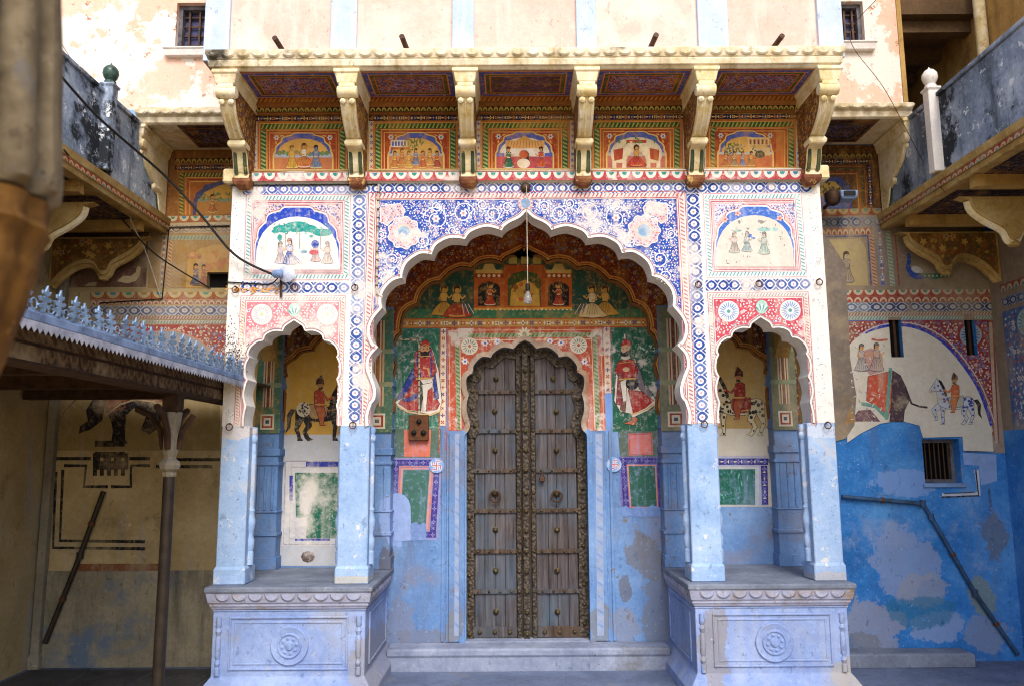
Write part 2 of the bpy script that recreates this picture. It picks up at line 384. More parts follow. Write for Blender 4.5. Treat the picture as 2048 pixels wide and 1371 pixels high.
ZT = Z_(1050, 366, 0)                   # top of the painted screen under the scallop moulding
ZB = Z_(1050, 848, 0)                   # where the painted screen ends and the blue pillars begin
ZBEN = .81
# ---------------------------------------------------------------- ground
g = G(); g.add([(-60, -60, 0), (60, -60, 0), (60, 60, 0), (-60, 60, 0)], [(0, 1, 2, 3)])
ground = tag(g.obj('ground', 'bounce_paving'), kind='structure')
g = G(); g.add([(-4.2, -.75, .004), (4.2, -.75, .004), (4.2, 2.4, .004), (-4.2, 2.4, .004)], [(0, 1, 2, 3)])
tag(g.obj('courtyard_floor', 'floor'), kind='structure')
random.seed(3)
for i in range(5):
    for j in range(3):
        x0 = -4.1+i*.52+(j % 2)*.2; y0 = -.75+j*.55
        G().box(x0+.008, x0+.512, y0+.008, y0+.542, -.05, .012+random.uniform(0, .006)).obj('flagstone', 'flag', ground, bevel=.006)
G().box(-1.12, 1.12, -.6, .72, -.04, .02).obj('landing_slab', 'floor', ground, bevel=.008)
st = G(); st.stack(-1.14, 1.14, .72, .94, [(0, .0), (.0, .13), (.012, .14), (.012, .185), (0, .195)], (0, 0, 1, 0))
tag(st.obj('door_step', 'step', bevel=.006), 'low worn stone step running below the wooden door', 'step')

# ---------------------------------------------------------------- door wall with the big inner arch
dw = thing('door_wall', 'painted rear wall of the porch around the wooden door', 'wall', (0, YB, 0))
door_half = [(1180, 1283), None, (1173, 882), None, (1172, 868), (1164, 858), (1161.4, 844), (1167, 823), (1167, 804), (1162.6, 788), None, (1167, 772), (1166, 753), (1153, 744), None, (1152, 730), (1136, 713.5), (1117, 715), None, (1112, 706), (1094, 695), (1071.5, 698), None, (1063, 688), (1049.5, 681)]
D_R = [(p.x, p.z) for p in (B(a, b, YB) for a, b in cat(door_half, 4))]
DC = D_R[-1][0]
D_R = [(x, z) for x, z in D_R]; D_R[0] = (D_R[0][0], .0)
DOOR = D_R+[(2*DC-x, z) for x, z in D_R[-2::-1]]           # right foot -> apex -> left foot
wall_poly = [(-2.45, 0), (-2.45, 4.42), (2.45, 4.42), (2.45, 0)]+DOOR
G().prism(wall_poly, YB, YB+.3).obj('wall', 'blue_worn', dw)
# door surround moulding: thin scalloped stone lip
lip_o = offset(DOOR, -.045)
lp = G(); lp2 = G(); lp_all = lp; zsplit = Z_(1050, 862, YB)
for i in range(len(DOOR)-1):
    lp = lp2 if min(DOOR[i][1], DOOR[i+1][1]) < zsplit-.01 else lp_all
    a, b, c, d = DOOR[i], DOOR[i+1], lip_o[i+1], lip_o[i]
    lp.add([(a[0], YB-.05, a[1]), (b[0], YB-.05, b[1]), (c[0], YB-.03, c[1]), (d[0], YB-.03, d[1]), (a[0], YB+.06, a[1]), (b[0], YB+.06, b[1]), (d[0], YB+.001, d[1]), (c[0], YB+.001, c[1])], [(0, 1, 2, 3), (0, 4, 5, 1), (3, 2, 7, 6)])
lp_all.obj('door_moulding', 'door_lip', dw, smooth=True); lp2.obj('door_jamb', 'blue_worn', dw, smooth=True)
# inner arch screen
inner_half = [(778, 870), (780, 840), (787, 821), (788, 808), (784, 786), (783, 766), (787, 749), (791.5, 729), None, (785, 705), (788, 687), (793, 672), (802, 664), None, (801, 652), (806, 629), (816, 616), (834.5, 607.5), None, (843, 584), (861, 567), (880, 562.5), None, (885, 558.5), (899.5, 544), (922, 534.5), (942, 537), None, (950, 531), (963, 522), (985, 519.5), (1003.8, 524.5), None, (1010, 516), (1030, 506), (1052, 494)]
YI = .84
INNER = half_to_full(inner_half, YI, DC)
zi = INNER[0][1]
inner_poly = [(-1.33, zi), (-1.33, 3.72), (1.33, 3.72), (1.33, zi)]+INNER[::-1]
inner_poly = [(-1.33+0, zi), (-1.33, 3.72), (1.33, 3.72), (1.33, zi)]+INNER[::-1]
G().prism(inner_poly, YI, YB-.002).obj('inner_arch', 'brown_wall', dw)
# bay arches
bay_half = [(562, 862), (567, 822), (569, 785), None, (565, 768), (567, 755), (572, 750), None, (569, 735), (574, 725), (591, 715), None, (602, 704), (626, 700), None, (631, 688), (652, 670)]
YBAY = .88
BAY = half_to_full(bay_half, YBAY)
zb_ = BAY[0][1]
bx0 = -2.30
BAYS = {}
for s in (1, -1):
    O = [(x*s, z) for x, z in BAY]
    bp = [(bx0*s, zb_), (bx0*s, 3.1), (-1.331*s, 3.1), (-1.331*s, zb_)]
    bp = bp + (O[::-1])
    BAYS[s] = O
    G().prism(bp, YBAY, YB-.002).obj('bay_arch', 'brown_wall', dw)
# pilasters on the door wall
def pilaster(x, wd, yf, mat_lo, parent, z0=ZBEN, z1=3.0):
    p = G(); p.box(x-wd/2, x+wd/2, yf, YB+.01, z0, z1)
    for za, zb2, o in ((z0, z0+.10, .012), (z0+.27, z0+.30, .012), (z0+.46, z0+.475, .010), (1.66, 1.69, .012), (1.74, 1.80, .014), (1.95, 1.97, .010), (2.32, 2.35, .012), (2.60, 2.63, .012)):
        p.stack(x-wd/2, x+wd/2, yf, YB, [(o, za), (o, zb2)], (1, 1, 1, 0))
    for dx in (-.3, 0, .3):
        p.box(x+dx*wd-.010, x+dx*wd+.010, yf-.012, yf+.01, z0+.48, 1.655)
    return p.obj('pilaster', mat_lo, parent, bevel=.004)
for s in (1, -1):
    pilaster(-2.19*s, .20, .80, 'blue_worn', dw)
    pilaster(-1.26*s, .24, .78, 'blue_worn', dw, z0=ZBEN if True else 0)

# ---------------------------------------------------------------- porch
porch = thing('porch', 'projecting porch screen with three scalloped arches painted with flowers', 'porch', (0, 0, 0))
main_half = [(738, 852), (737, 830), (744, 806), None, (751, 796), (752, 776), (745, 754), (738, 735), (741, 713), (757, 694), None, (746, 684), (740, 663), (746, 640), (765, 616), None, (763, 602), (768, 582), (785, 563), (805, 556), None, (806, 545), (815, 526), (840, 508.5), (864, 510), None, (866, 503), (875, 489), (900, 477), (931, 479), None, (934, 473), (945, 463), (974, 454.5), (1004, 462), None, (1007, 456), (1018, 447), (1040, 436), (1052, 424)]
MAIN = half_to_full(main_half, 0, 0.0)
MAIN = [(x, ZB if i in (0, len(MAIN)-1) else z) for i, (x, z) in enumerate(MAIN)]
small_half = [(676, 850), (676, 830), (673, 809), None, (679, 788), (677, 768), (673, 758), None, (679, 745), (678.5, 726), (673, 713), None, (676, 706), (671, 693), (659, 683), (647, 681), None, (643, 669), (628, 662), (610, 662.5), None, (606, 653), (598, 647), (589, 641)]
SR = [(p.x, p.z) for p in (B(a, b, 0) for a, b in cat(small_half))]
sc_ = SR[-1][0]
SMALL = SR+[(2*sc_-x, z) for x, z in SR[-2::-1]]           # right foot -> left foot (left bay)
SMALL[0] = (SMALL[0][0], ZB); SMALL[-1] = (SMALL[-1][0], ZB)
SMALLR = [(-x, z) for x, z in SMALL[::-1]]
screen = [(-XA, ZB), (-XA, ZT), (XA, ZT), (XA, ZB)]+SMALLR+MAIN[::-1]+SMALL
G().prism(screen, 0, .20).obj('arch_screen', 'white', porch)
# white raised rims of the arches
for O, nm in ((MAIN, 'arch_rim'), (SMALL[::-1], 'arch_rim'), (SMALLR[::-1], 'arch_rim')):
    wdt = .032 if O is MAIN else .022
    out = offset(O, wdt); r_ = G()
    for i in range(len(O)-1):
        a, b, c, d = O[i], O[i+1], out[i+1], out[i]
        r_.add([(a[0], -.014, a[1]), (b[0], -.014, b[1]), (c[0], -.010, c[1]), (d[0], -.010, d[1]), (a[0], .01, a[1]), (b[0], .01, b[1]), (d[0], .001, d[1]), (c[0], .001, c[1])], [(0, 1, 2, 3), (0, 4, 5, 1), (3, 2, 7, 6)])
    r_.obj(nm, 'white', porch, smooth=True)
# roof slab of the porch and its ceiling
G().box(-XA, XA, .201, YB-.003, 3.78, 3.98).obj('ceiling', 'brown_wall', porch)
# side screens
for s in (1, -1):
    x = s*(XA-.10)
    ss = G(); zs_, zt_ = 2.62, 3.78
    pts = [(.205, zs_-.7), (.205, zt_), (.945, zt_), (.945, zs_-.7), (.86, zs_-.7), (.85, zs_-.3), (.80, zs_-.1), (.72, zs_), (.63, zs_+.06), (.55, zs_+.12), (.47, zs_+.06), (.38, zs_), (.31, zs_-.1), (.27, zs_-.3), (.26, zs_-.7)]
    ss.prismx(pts, x-.06, x+.06); ss.obj('side_screen', 'tan', porch)
# pillars
def pillar(xl, xr, inner):
    """blue lower pillar; inner: +1/-1 for each side that carries a turned colonette"""
    p = G(); p.stack(xl, xr, 0.0, .21, [(.012, ZBEN+.001), (.012, ZBEN+.11), (.0, ZBEN+.13), (0, ZB)])
    o = p.obj('pillar', 'pillar_blue', porch, bevel=.006)
    for sx in inner:
        cx = (xr if sx > 0 else xl)+sx*.004
        prof = [(.030, 0), (.030, .10), (.022, .11), (.032, .14), (.034, .20), (.020, .24), (.026, .27), (.034, .31), (.036, .36), (.022, .42), (.030, .44), (.018, .47), (.024, .50), (.022, .95), (.018, 1.0), (.030, 1.02), (.030, 1.05), (.020, 1.07), (.028, 1.10), (.028, 1.13)]
        k = (ZB-ZBEN-.14)/1.13
        G().lathe([(r, h*k) for r, h in prof], (cx, .10, ZBEN+.131), 12).obj('colonette', 'pillar_blue', o, smooth=True)
    return o
P1 = pillar(-XA, -XB_, (1,)); P2 = pillar(-XC, -XD, (-1, 1)); P3 = pillar(XD, XC, (-1, 1)); P4 = pillar(XB_, XA, (-1,))
# iron rings
def ring_mesh(R, r):
    q = G(); n, m = 18, 6; vs_ = []; fs_ = []
    for i in range(n):
        a = 2*math.pi*i/n
        for j in range(m):
            b = 2*math.pi*j/m; rr = R+r*math.cos(b); vs_.append((rr*math.cos(a), r*math.sin(b), rr*math.sin(a)))
    for i in range(n):
        for j in range(m): fs_.append((i*m+j, ((i+1) % n)*m+j, ((i+1) % n)*m+(j+1) % m, i*m+(j+1) % m))
    q.add(vs_, fs_); return q
rm = ring_mesh(.024, .0042); rm.lathe([(.006, -.03), (.006, .012), (.003, .016)], (0, 0, .024), 6, '-y'); ring_me = rm.mesh('iron_ring', True)
for px, py in ((473, 581), (591, 577), (711, 577), (1395, 571), (1516, 569), (1636, 566), (461, 853), (707, 850), (1407, 848), (1653, 850)):
    put('iron_ring', ring_me, 'rust', porch, B(px, py, 0)+Vector((0, -.028, 0)))
# scallop moulding under the balcony
mo = G(); ztm = Z_(1050, 342, 0)
mo.stack(-XA, XA, 0, .3, [(.0, ZT+.001), (.012, ZT+.012), (.030, ZT+.075), (.036, ZT+.085), (.036, ztm-.012), (.02, ztm)], (1, 1, 1, 0))
mo.obj('scallop_moulding', 'white', porch, bevel=.003)
for s in (1, -1):
    G().box(s*XA-.062, s*XA+.062, -.06, .25, ZT-.002, ztm+.014).obj('corner_block', 'cream', porch, bevel=.012)
# black cable under the moulding
# ---------------------------------------------------------------- benches
def petal_mesh(wd, h, d):
    q = G(); n = 8; vs_ = [(0, -d, h*.55)]; 
    for i in range(n+1):
        a = math.pi*i/n; vs_.append((wd/2*math.cos(a), 0, h-h*math.sin(a)))
    for i in range(n+1):
        a = math.pi*i/n; vs_.append((wd*.36*math.cos(a), -d, h-.78*h*math.sin(a)))
    f = []
    for i in range(n): f += [(1+i, 2+i, 2+n+1+i, 1+n+1+i), (0, 1+n+1+i, 2+n+1+i)]
    f.append((0, 2*n+2, n+2))
    q.add(vs_, f); return q
petal_me = petal_mesh(.128, .055, .014).mesh('petal', True)
def rosette(big, n=8):
    q = G(); q.lathe([(big, 0), (big, .012), (big*.96, .016), (big*.66, .008), (big*.62, .020), (big*.56, .020), (big*.52, .010), (big*.25, .012), (big*.20, .022), (big*.06, .026), (.001, .026)], (0, 0, 0), 28, '-y')
    for i in range(n):
        a = 2*math.pi*i/n+.2
        c = (math.cos(a)*big*.38, 0, math.sin(a)*big*.38)
        q.lathe([(big*.10, .006), (big*.09, .016), (big*.03, .022)], c, 8, '-y')
    return q
ros_me = rosette(.135).mesh('rosette', True)
def bench(s, name, label):
    t = thing(name, label, 'bench', (s*1.75, .3, 0), 'plinth benches on both sides of the door')
    x0, x1 = sorted((s*-X_(427, 1215, -.065), s*-X_(731, 1215, -.065)))
    b = G(); b.stack(x0, x1, -.065, YB-.004, [(.075, 0), (.075, .085), (.03, .15), (.012, .175), (0, .19), (0, .63), (.010, .645)], (1, 1, 1, 0))
    body = b.obj('body', 'bench', t, bevel=.004)
    c = G(); c.stack(x0, x1, -.065, YB-.006, [(.0, .646), (.010, .652), (.016, .668), (.024, .674), (.024, .690), (.034, .700), (.046, .762), (.048, .769)], (1, 1, 1, 0))
    c.obj('cornice', 'bench_cornice', t, bevel=.003)
    sl = G(); sl.stack(x0, x1, -.065, YB-.008, [(.050, .770), (.056, .775), (.056, ZBEN-.008), (.050, ZBEN)], (1, 1, 1, 0)); sl.obj('seat_slab', 'slab', t, bevel=.004)
    n = 9
    for i in range(n):
        put('lotus_petal', petal_me, 'bench_cornice', t, (x0+.02+(x1-x0-.04)*(i+.5)/n, -.065-.038, .706))
    for i in range(7):
        put('lotus_petal', petal_me, 'bench_cornice', t, ((x1+.038) if s < 0 else (x0-.038), .02+.125*i, .706), (0, 0, math.pi/2*(-s if False else (1 if s < 0 else -1))))
    # raised frames on the front, turned colonettes at the corners
    fr = G(); fx0, fx1, fz0, fz1 = x0+.12, x1-.12, .235, .60
    for o, d in ((0, .012), (.035, .006)):
        a0, a1, c0, c1 = fx0+o, fx1-o, fz0+o, fz1-o; w_ = .014
        yf = -.065-d
        fr.box(a0, a1, yf, -.064, c0, c0+w_); fr.box(a0, a1, yf, -.064, c1-w_, c1); fr.box(a0, a0+w_, yf+.001, -.064, c0+w_, c1-w_); fr.box(a1-w_, a1, yf+.001, -.064, c0+w_, c1-w_)
    fr.obj('panel_frame', 'bench', t, bevel=.003)
    xi = x1 if s < 0 else x0
    fs = G(); sgn = 1 if s < 0 else -1
    for a, b2, c0, c1 in ((.08, .86, .235, .249), (.08, .86, .586, .600), (.08, .094, .249, .586), (.846, .86, .249, .586)):
        fs.box(*sorted((xi, xi+sgn*.012)), a, b2, c0, c1)
    fs.obj('panel_frame', 'bench', t, bevel=.003)
    put('rosette', ros_me, 'bench', t, ((x0+x1)/2+.01, -.0655, .40))
    prof = [(.020, 0), (.020, .05), (.012, .055), (.022, .08), (.012, .11), (.020, .13), (.020, .25), (.012, .27), (.022, .30), (.012, .325), (.020, .34), (.020, .40)]
    for cx in (x0+.045, x1-.045):
        G().lathe(prof, (cx, -.066, .20), 10).obj('colonette', 'bench', t, smooth=True)
    return t
bench(-1, 'stone_bench', 'lilac blue plinth bench with clean rosette panel, beside the iron column')
bench(1, 'stone_bench', 'lilac blue plinth bench with chipped rosette panel, before the bright blue wall')

# ---------------------------------------------------------------- balcony above the porch
YF = -.56                                # front of the balcony cornice
bal = thing('balcony', 'long central balcony cornice carried on six white scroll brackets', 'balcony', (0, 0, 3.95))
zs0 = 4.44                               # soffit
xl, xr = X_(408, 128, YF), X_(1694, 122, YF)
zc = Z_(1050, 131, YF); zc1 = Z_(1050, 95, YF)
cn = G(); cn.stack(xl+.10, xr-.10, YF+.1, .5, [(.04, zc-.002), (.06, zc+.014), (.075, zc+.018), (.085, zc+.06), (.075, zc+.066), (.085, zc+.074), (.10, zc+.12), (.10, zc1)], (1, 1, 1, 0))
cn.obj('cornice', 'cornice', bal, bevel=.003)
pm2 = petal_mesh(.118, .046, .012).mesh('petal', True)
n = 42
for i in range(n): put('lotus_petal', pm2, 'cornice', bal, (xl+(xr-xl)*(i+.5)/n, YF+.008, zc+.076))
# wall under the balcony
zm = ztm
G().box(-XA+.03, XA-.03, .02, .5, ztm-.05, zc).obj('wall', 'tan', bal)
br_c = [450, 693, 930, 1174, 1413, 1660]
BRX = [X_(p, 140, YF+.03) for p in br_c]
def prof_bracket():
    """(y,z) outline of a scroll bracket, z measured from the soffit zc"""
    top = zc
    fr_ = [(-.50, 0), (-.50, -.055), (-.515, -.08), (-.52, -.13), (-.50, -.165), (-.47, -.185), (-.455, -.22), (-.43, -.27), (-.38, -.32), (-.31, -.37), (-.24, -.405), (-.215, -.42), (-.225, -.445), (-.20, -.475), (-.165, -.48), (-.145, -.52), (-.13, -.57), (-.105, -.62), (-.09, -.635), (-.10, -.66), (-.07, -.70), (-.01, -.715), (.02, -.715), (.02, 0)]
    return [(y, top+z) for y, z in cat([f for f in fr_], 2)]
bp_ = prof_bracket()
def bracket(x, parent, dy=0, dz=0, sc_x=1.0, mat='cream', matl='foot_red', tilt=0):
    hw = .058*sc_x
    q = G(); q.prismx([(y+dy, z+dz) for y, z in bp_], x-hw, x+hw)
    o = q.obj('bracket', mat, parent, smooth=False, bevel=.006)
    c = G(); c.stack(x-hw, x+hw, -.51+dy, .02+dy, [(.004, zc-.11+dz), (.012, zc-.10+dz), (.026, zc-.035+dz), (.036, zc-.03+dz), (.036, zc-.003+dz)], (1, 1, 1, 0)); c.obj('capital', mat, o, bevel=.004)
    r_ = G(); r_.stack(x-hw, x+hw, -.235+dy, -.12+dy, [(-.008, zc-.475+dz), (.008, zc-.46+dz), (.010, zc-.435+dz), (.0, zc-.415+dz)]); r_.obj('pendant', 'cream', o, bevel=.006)
    vl = G(); vl.lathe([(.012, -hw-.016), (.040, -hw-.014), (.046, -hw-.004), (.046, hw+.004), (.040, hw+.014), (.012, hw+.016)], (x, -.475+dy, zc-.155+dz), 14, 'x'); vl.obj('volute', mat, o, smooth=True)
    for sx in (-1, 1):
        e = G(); e.lathe([(.020, -.02), (.022, .005), (.012, .016), (.001, .020)], (x+sx*.034, -.475+dy, zc-.225+dz), 10, '-y'); e.obj('scroll', mat, o, smooth=True)
    fl = G()
    for sx in (-.7, 0, .7): fl.tube([(x+sx*hw, -.455+dy, zc-.225+dz), (x+sx*hw, -.395+dy, zc-.315+dz), (x+sx*hw, -.255+dy, zc-.405+dz)], .010, 6)
    fl.obj('fluting', mat, o, smooth=True)
    lf_ = G()
    for sx, in ((-.62,), (.62,)): lf_.tube([(x+sx*hw, -.150+dy, zc-.485+dz), (x+sx*hw, -.130+dy, zc-.57+dz), (x+sx*hw, -.098+dy, zc-.635+dz)], .016, 6)
    lf_.obj('fluting', 'teal_paint', o, smooth=True)
    ft = G(); ft.stack(x-hw, x+hw, -.085+dy, .015+dy, [(-.02, zc-.735+dz), (.0, zc-.715+dz), (.012, zc-.69+dz), (.012, zc-.665+dz), (-.002, zc-.64+dz)]); ft.obj('foot', matl, o, bevel=.006)
    return o
for x in BRX: bracket(x, bal)
# soffit panels between the brackets (recessed trays with a sloping border)
SOF = []
for i in range(5):
    a, b = BRX[i]+.075, BRX[i+1]-.075
    G().box(a, b, -.44, .018, zc+.012, zc+.04).obj('soffit_panel', 'brown_wall', bal)
    SOF.append((a, b))
# ogee moulding where wall meets soffit
for i in range(5):
    a, b = SOF[i]
    q = G(); q.prismx([(.02, zc-.115), (-.012, zc-.115), (-.016, zc-.09), (-.03, zc-.075), (-.04, zc-.065), (-.06, zc-.055), (-.06, zc+.008), (.02, zc+.008)], a, b)
    q.obj('ogee_moulding', 'brown_wall', bal, bevel=.002)
# drain spouts
for px, py, dx in ((562, 90, -.03), (812, 87, -.03), (1303, 84, .03), (1549, 86, .04)):
    p = B(px, py, -.50); G().tube([p+Vector((0, .05, -.02)), p+Vector((dx*.6, -.10, .0))], .020, 10).obj('drain_spout', 'iron', bal, smooth=True)

# ---------------------------------------------------------------- side cornices on the rear wall
def side_bal(s, name, label):
    t = thing(name, label, 'balcony', (s*2.7, .9, 4.4), 'short side balconies')
    yf = .36; z0 = Z_(320 if s < 0 else 1760, 242 if s < 0 else 230, yf); z1 = Z_(320, 212, yf)
    x0, x1 = sorted((s*2.30, s*3.28))
    c = G(); c.stack(x0, x1, yf+.08, YW, [(.0, z0), (.02, z0+.012), (.03, z0+.05), (.022, z0+.056), (.06, z0+.09), (.06, z1)], (0, 0, 1, 0)); c.obj('cornice', 'cornice', t, bevel=.003)
    for i in range(9): put('lotus_petal', pm2, 'cornice', t, (x0+(x1-x0)*(i+.5)/9, yf+.012, z0+.06))
    bracket(X_(270, 300, .45) if s < 0 else X_(1826, 280, .45), t, dy=.95, dz=z0-zc, mat='cream')
    G().box(x0, x1, yf+.14, YW-.002, z0+.006, z0+.03).obj('soffit_panel', 'brown_wall', t)
    return t, z0
SB_L, zsb = side_bal(-1, 'side_balcony', 'short side balcony cornice on one bracket, beside the round green finial')
SB_R, zsb2 = side_bal(1, 'side_balcony', 'short side balcony cornice on one bracket, above the wall lamp')

# ---------------------------------------------------------------- upper storey
up = thing('upper_storey', 'bright peach and white upper storey with pale blue pilasters', 'building', (0, .5, 4.6))
zu = zc1-.02
yU = -.40
ux0, ux1 = X_(412, 60, yU), X_(1682, 60, yU)
G().box(ux0, ux1, yU, 2.4, zu, 7.6).obj('wall', 'peach_panel', up)
for a, b in ((412, 462), (663, 715), (905, 948), (1152, 1192), (1394, 1454), (1633, 1682)):
    G().box(X_(a, 50, yU), X_(b, 50, yU), yU-.03, yU+.01, zu, 7.6).obj('pilaster', 'pale_blue', up, bevel=.003)
yS = .55
hl = rect(352, 6, 413, 100, yS); hr = rect(1680, 3, 1728, 88, yS)
zside = Z_(320, 214, .5)
wg = wall_holes(G(), -6.5, ux0+.02, zside, 7.6, yS, [hl]); wg.obj('wall', 'peach', up)
wg = wall_holes(G(), ux1-.02, 3.28, zside, 7.6, yS, [hr]); wg.add([(3.28, yS, zside), (3.28, 2.6, zside), (3.28, 2.6, 7.6), (3.28, yS, 7.6)], [(0, 1, 2, 3)]); wg.obj('wall', 'peach', up)
for h in (hl, hr):
    a, b, c, d = h
    w_ = G().box(a, b, yS+.12, yS+.15, c, d); wo = w_.obj('window', 'shutter', up)
    f = G(); t_ = .035
    for q in ((a, a+t_, c, d), (b-t_, b, c, d), (a+t_, b-t_, c, c+t_), (a+t_, b-t_, d-t_, d)): f.box(q[0], q[1], yS+.05, yS+.12, q[2], q[3])
    f.obj('frame', 'frame_wood', wo)
    for k in range(1, 3): G().box(a+(b-a)*k/3-.008, a+(b-a)*k/3+.008, yS+.07, yS+.09, c+t_, d-t_).obj('bar', 'iron', wo)
    for k in range(1, 5): G().box(a+t_, b-t_, yS+.091, yS+.105, c+(d-c)*k/5-.007, c+(d-c)*k/5+.007).obj('bar', 'iron', wo)
    G().stack(a-.06, b+.06, yS-.05, yS+.1, [(0, c-.075), (.01, c-.02), (.02, c-.015), (.02, c-.002)], (1, 1, 1, 0)).obj('sill', 'white', wo, bevel=.003)

# ---------------------------------------------------------------- side walls behind
zwt = zsb+.02
lw = thing('courtyard_wall', 'shaded ochre wall with faded elephant painting behind the iron column', 'wall', (-3.3, YW, 0), 'courtyard walls beside the porch')
hole = rect(414, 545, 456, 579, YW)
G_ = wall_holes(G(), -4.3, -2.30, 0, zwt, YW, [hole]); G_.obj('wall', 'ochre_wall', lw)
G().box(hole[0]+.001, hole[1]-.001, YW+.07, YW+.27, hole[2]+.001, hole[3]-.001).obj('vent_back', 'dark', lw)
G().box(-4.15, -2.36, YW-.015, YW-.002, 0, Z_(250, 1140, YW)).obj('dado', 'grey_wall', lw, bevel=.004)
rw = thing('courtyard_wall', 'bright blue limewashed wall with barred window and painted lunette', 'wall', (3.3, YW, 0), 'courtyard walls beside the porch')
win = rect(1847, 877, 1921, 965, YW); s1_ = rect(1779, 634, 1804, 714, YW); s2_ = rect(1930, 628, 1952, 710, YW); vn = rect(1609, 893, 1640, 930, YW)
G_ = wall_holes(G(), 2.30, 4.3, 0, zwt, YW, [win, s1_, s2_]); G_.obj('wall', 'blue', rw)
for h in (s1_, s2_):
    a, b, c, d = h
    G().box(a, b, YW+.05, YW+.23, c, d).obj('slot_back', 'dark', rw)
    G().box((a+b)/2-.012, (a+b)/2+.012, YW+.015, YW+.048, c, d).obj('mullion', 'iron', rw)
a, b, c, d = win
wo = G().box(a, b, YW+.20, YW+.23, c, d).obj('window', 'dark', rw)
f = G(); t_ = .03
for q in ((a, a+t_, c, d), (b-t_, b, c, d), (a+t_, b-t_, c, c+t_), (a+t_, b-t_, d-t_, d)): f.box(q[0], q[1], YW+.10, YW+.16, q[2], q[3])
f.obj('frame', 'frame_wood', wo)
for k in range(1, 8): G().tube([(a+(b-a)*k/8, YW+.12, c), (a+(b-a)*k/8, YW+.12, d)], .006, 6).obj('bar', 'iron', wo)
G().box(a-.02, b+.02, YW-.025, YW+.1, c-.035, c-.001).obj('sill', 'blue_worn', wo, bevel=.004)
vo_ = G().box(vn[0], vn[1], YB-.012, YB-.003, vn[2], vn[3]).obj('vent_grille', 'dark', dw)
for k in range(5): G().box(vn[0]+.004, vn[1]-.004, YB-.022, YB-.0125, vn[2]+(vn[3]-vn[2])*(k+.3)/5, vn[2]+(vn[3]-vn[2])*(k+.55)/5).obj('louvre', 'iron', vo_)
tag(G().stack(2.42, 3.62, .80, YW-.003, [(.01, 0), (.01, .10), (0, .115)], (1, 1, 1, 0)).obj('wall_ledge', 'slab', bevel=.01), 'low stone ledge at the foot of the bright blue wall', 'ledge')

# ---------------------------------------------------------------- side wings with galleries
br_px = [(290, 484), (284, 500), (262, 517), (232, 534), (222, 552), (208, 552), (200, 538), (184, 531), (160, 536), (135, 552), (112, 575)]
bk = cat(br_px, 3)
BK = [(B(x, y, .9).x, B(x, y, .9).z) for x, y in bk]
def wing(s, name, label, mat):
    t = thing(name, label, 'building', (s*4.15, -2, 0), 'gallery wings of the courtyard')
    xw = s*4.15; xi = s*3.25
    zbot, ztop = 3.74, 4.50
    wl = G().box(*sorted((xw, xw+s*.3)), -4.6, YW+.3, 0, 4.6 if s < 0 else 3.9); wl.obj('wall', 'ochre_wall' if s < 0 else 'blue', t)
    G().box(*sorted((xi-s*.02, xw)), -4.4, YW-.004, zbot, zbot+.06).obj('floor_slab', 'rail', t)
    # moulded edge
    e = G(); pr = [(0, zbot-.02), (.03, zbot-.02), (.04, zbot+.02), (.02, zbot+.04), (.05, zbot+.07), (.06, zbot+.12), (.03, zbot+.14), (.0, zbot+.14)]
    vs_ = [(xi-s*(o), y, z) for y in (-4.4, YW-.003) for o, z in pr]; k = len(pr)
    e.add(vs_, [(i, (i+1) % k, k+(i+1) % k, k+i) for i in range(k)]+[tuple(range(k)), tuple(range(2*k-1, k-1, -1))]); e.obj('edge_moulding', 'rail', t)
    G().box(*sorted((xi, xi+s*.09)), -4.4, YW-.005, zbot+.14, ztop).obj('parapet', 'soot', t, bevel=.006)
    G().box(*sorted((xi-s*.02, xi+s*.11)), -4.4, YW-.25, ztop, ztop+.035).obj('coping', 'soot', t, bevel=.006)
    # boarded soffit beams
    for i in range(6):
        y = -4.26+i*.98
        G().box(*sorted((xi+s*.03, xw)), y-.04, y+.04, zbot-.09, zbot-.002).obj('soffit_beam', 'tan', t)
    yk = (.86, -.10, -1.08)
    for y in yk:
        poly = [(abs(x)*s, z) for x, z in BK]
        pl = [(xi+s*.03, zbot-.092)]+poly+[(xw, poly[-1][1]-.02), (xw, zbot-.092)]
        o = G().prism(pl, y-.05, y+.05).obj('bracket', 'rail', t, bevel=.006)
        # rounded white nose along the lower curve
        G().tube([(x, y, z-.006) for x, z in poly], .030, 8).obj('nosing', 'cream' if y < .5 else 'rail', o, smooth=True)
        hub = min(poly, key=lambda p: p[1])
        ix = len(poly)*5//11
        G().lathe([(.001, -.03), (.04, -.02), (.045, 0), (.03, .02), (.03, .03)], (poly[ix][0], y, poly[ix][1]-.02), 10).obj('bud', 'rail', o, smooth=True)
    return t
WL = wing(-1, 'side_gallery', 'gallery wing with soot blackened parapet beside the carved foreground column', 'ochre_wall')
WR = wing(1, 'side_gallery', 'gallery wing with sooty blue parapet and white ball finial', 'blue')
ball = [(.055, 0), (.055, .03), (.04, .04), (.062, .07), (.075, .11), (.07, .15), (.045, .185), (.012, .205), (.002, .225)]
for s, par, y, m, zb0 in ((-1, WL, -.15, 'rust', 4.50), (1, WR, 0.0, 'white', 4.50)):
    x = s*3.22
    po = G().stack(x-.045, x+.045, y-.045, y+.045, [(0, 3.89), (0, 4.56), (.012, 4.565), (.012, 4.585)]).obj('parapet_post', 'soot' if s < 0 else 'white', par, bevel=.006)
    mm = simple('green_glaze', '3c5850', .25, 0, c2='22302c') if s < 0 else M['white']
    G().lathe([(r*.8, h*.8) for r, h in ball], (x, y, 4.585), 16).obj('finial', mm, po, smooth=True)
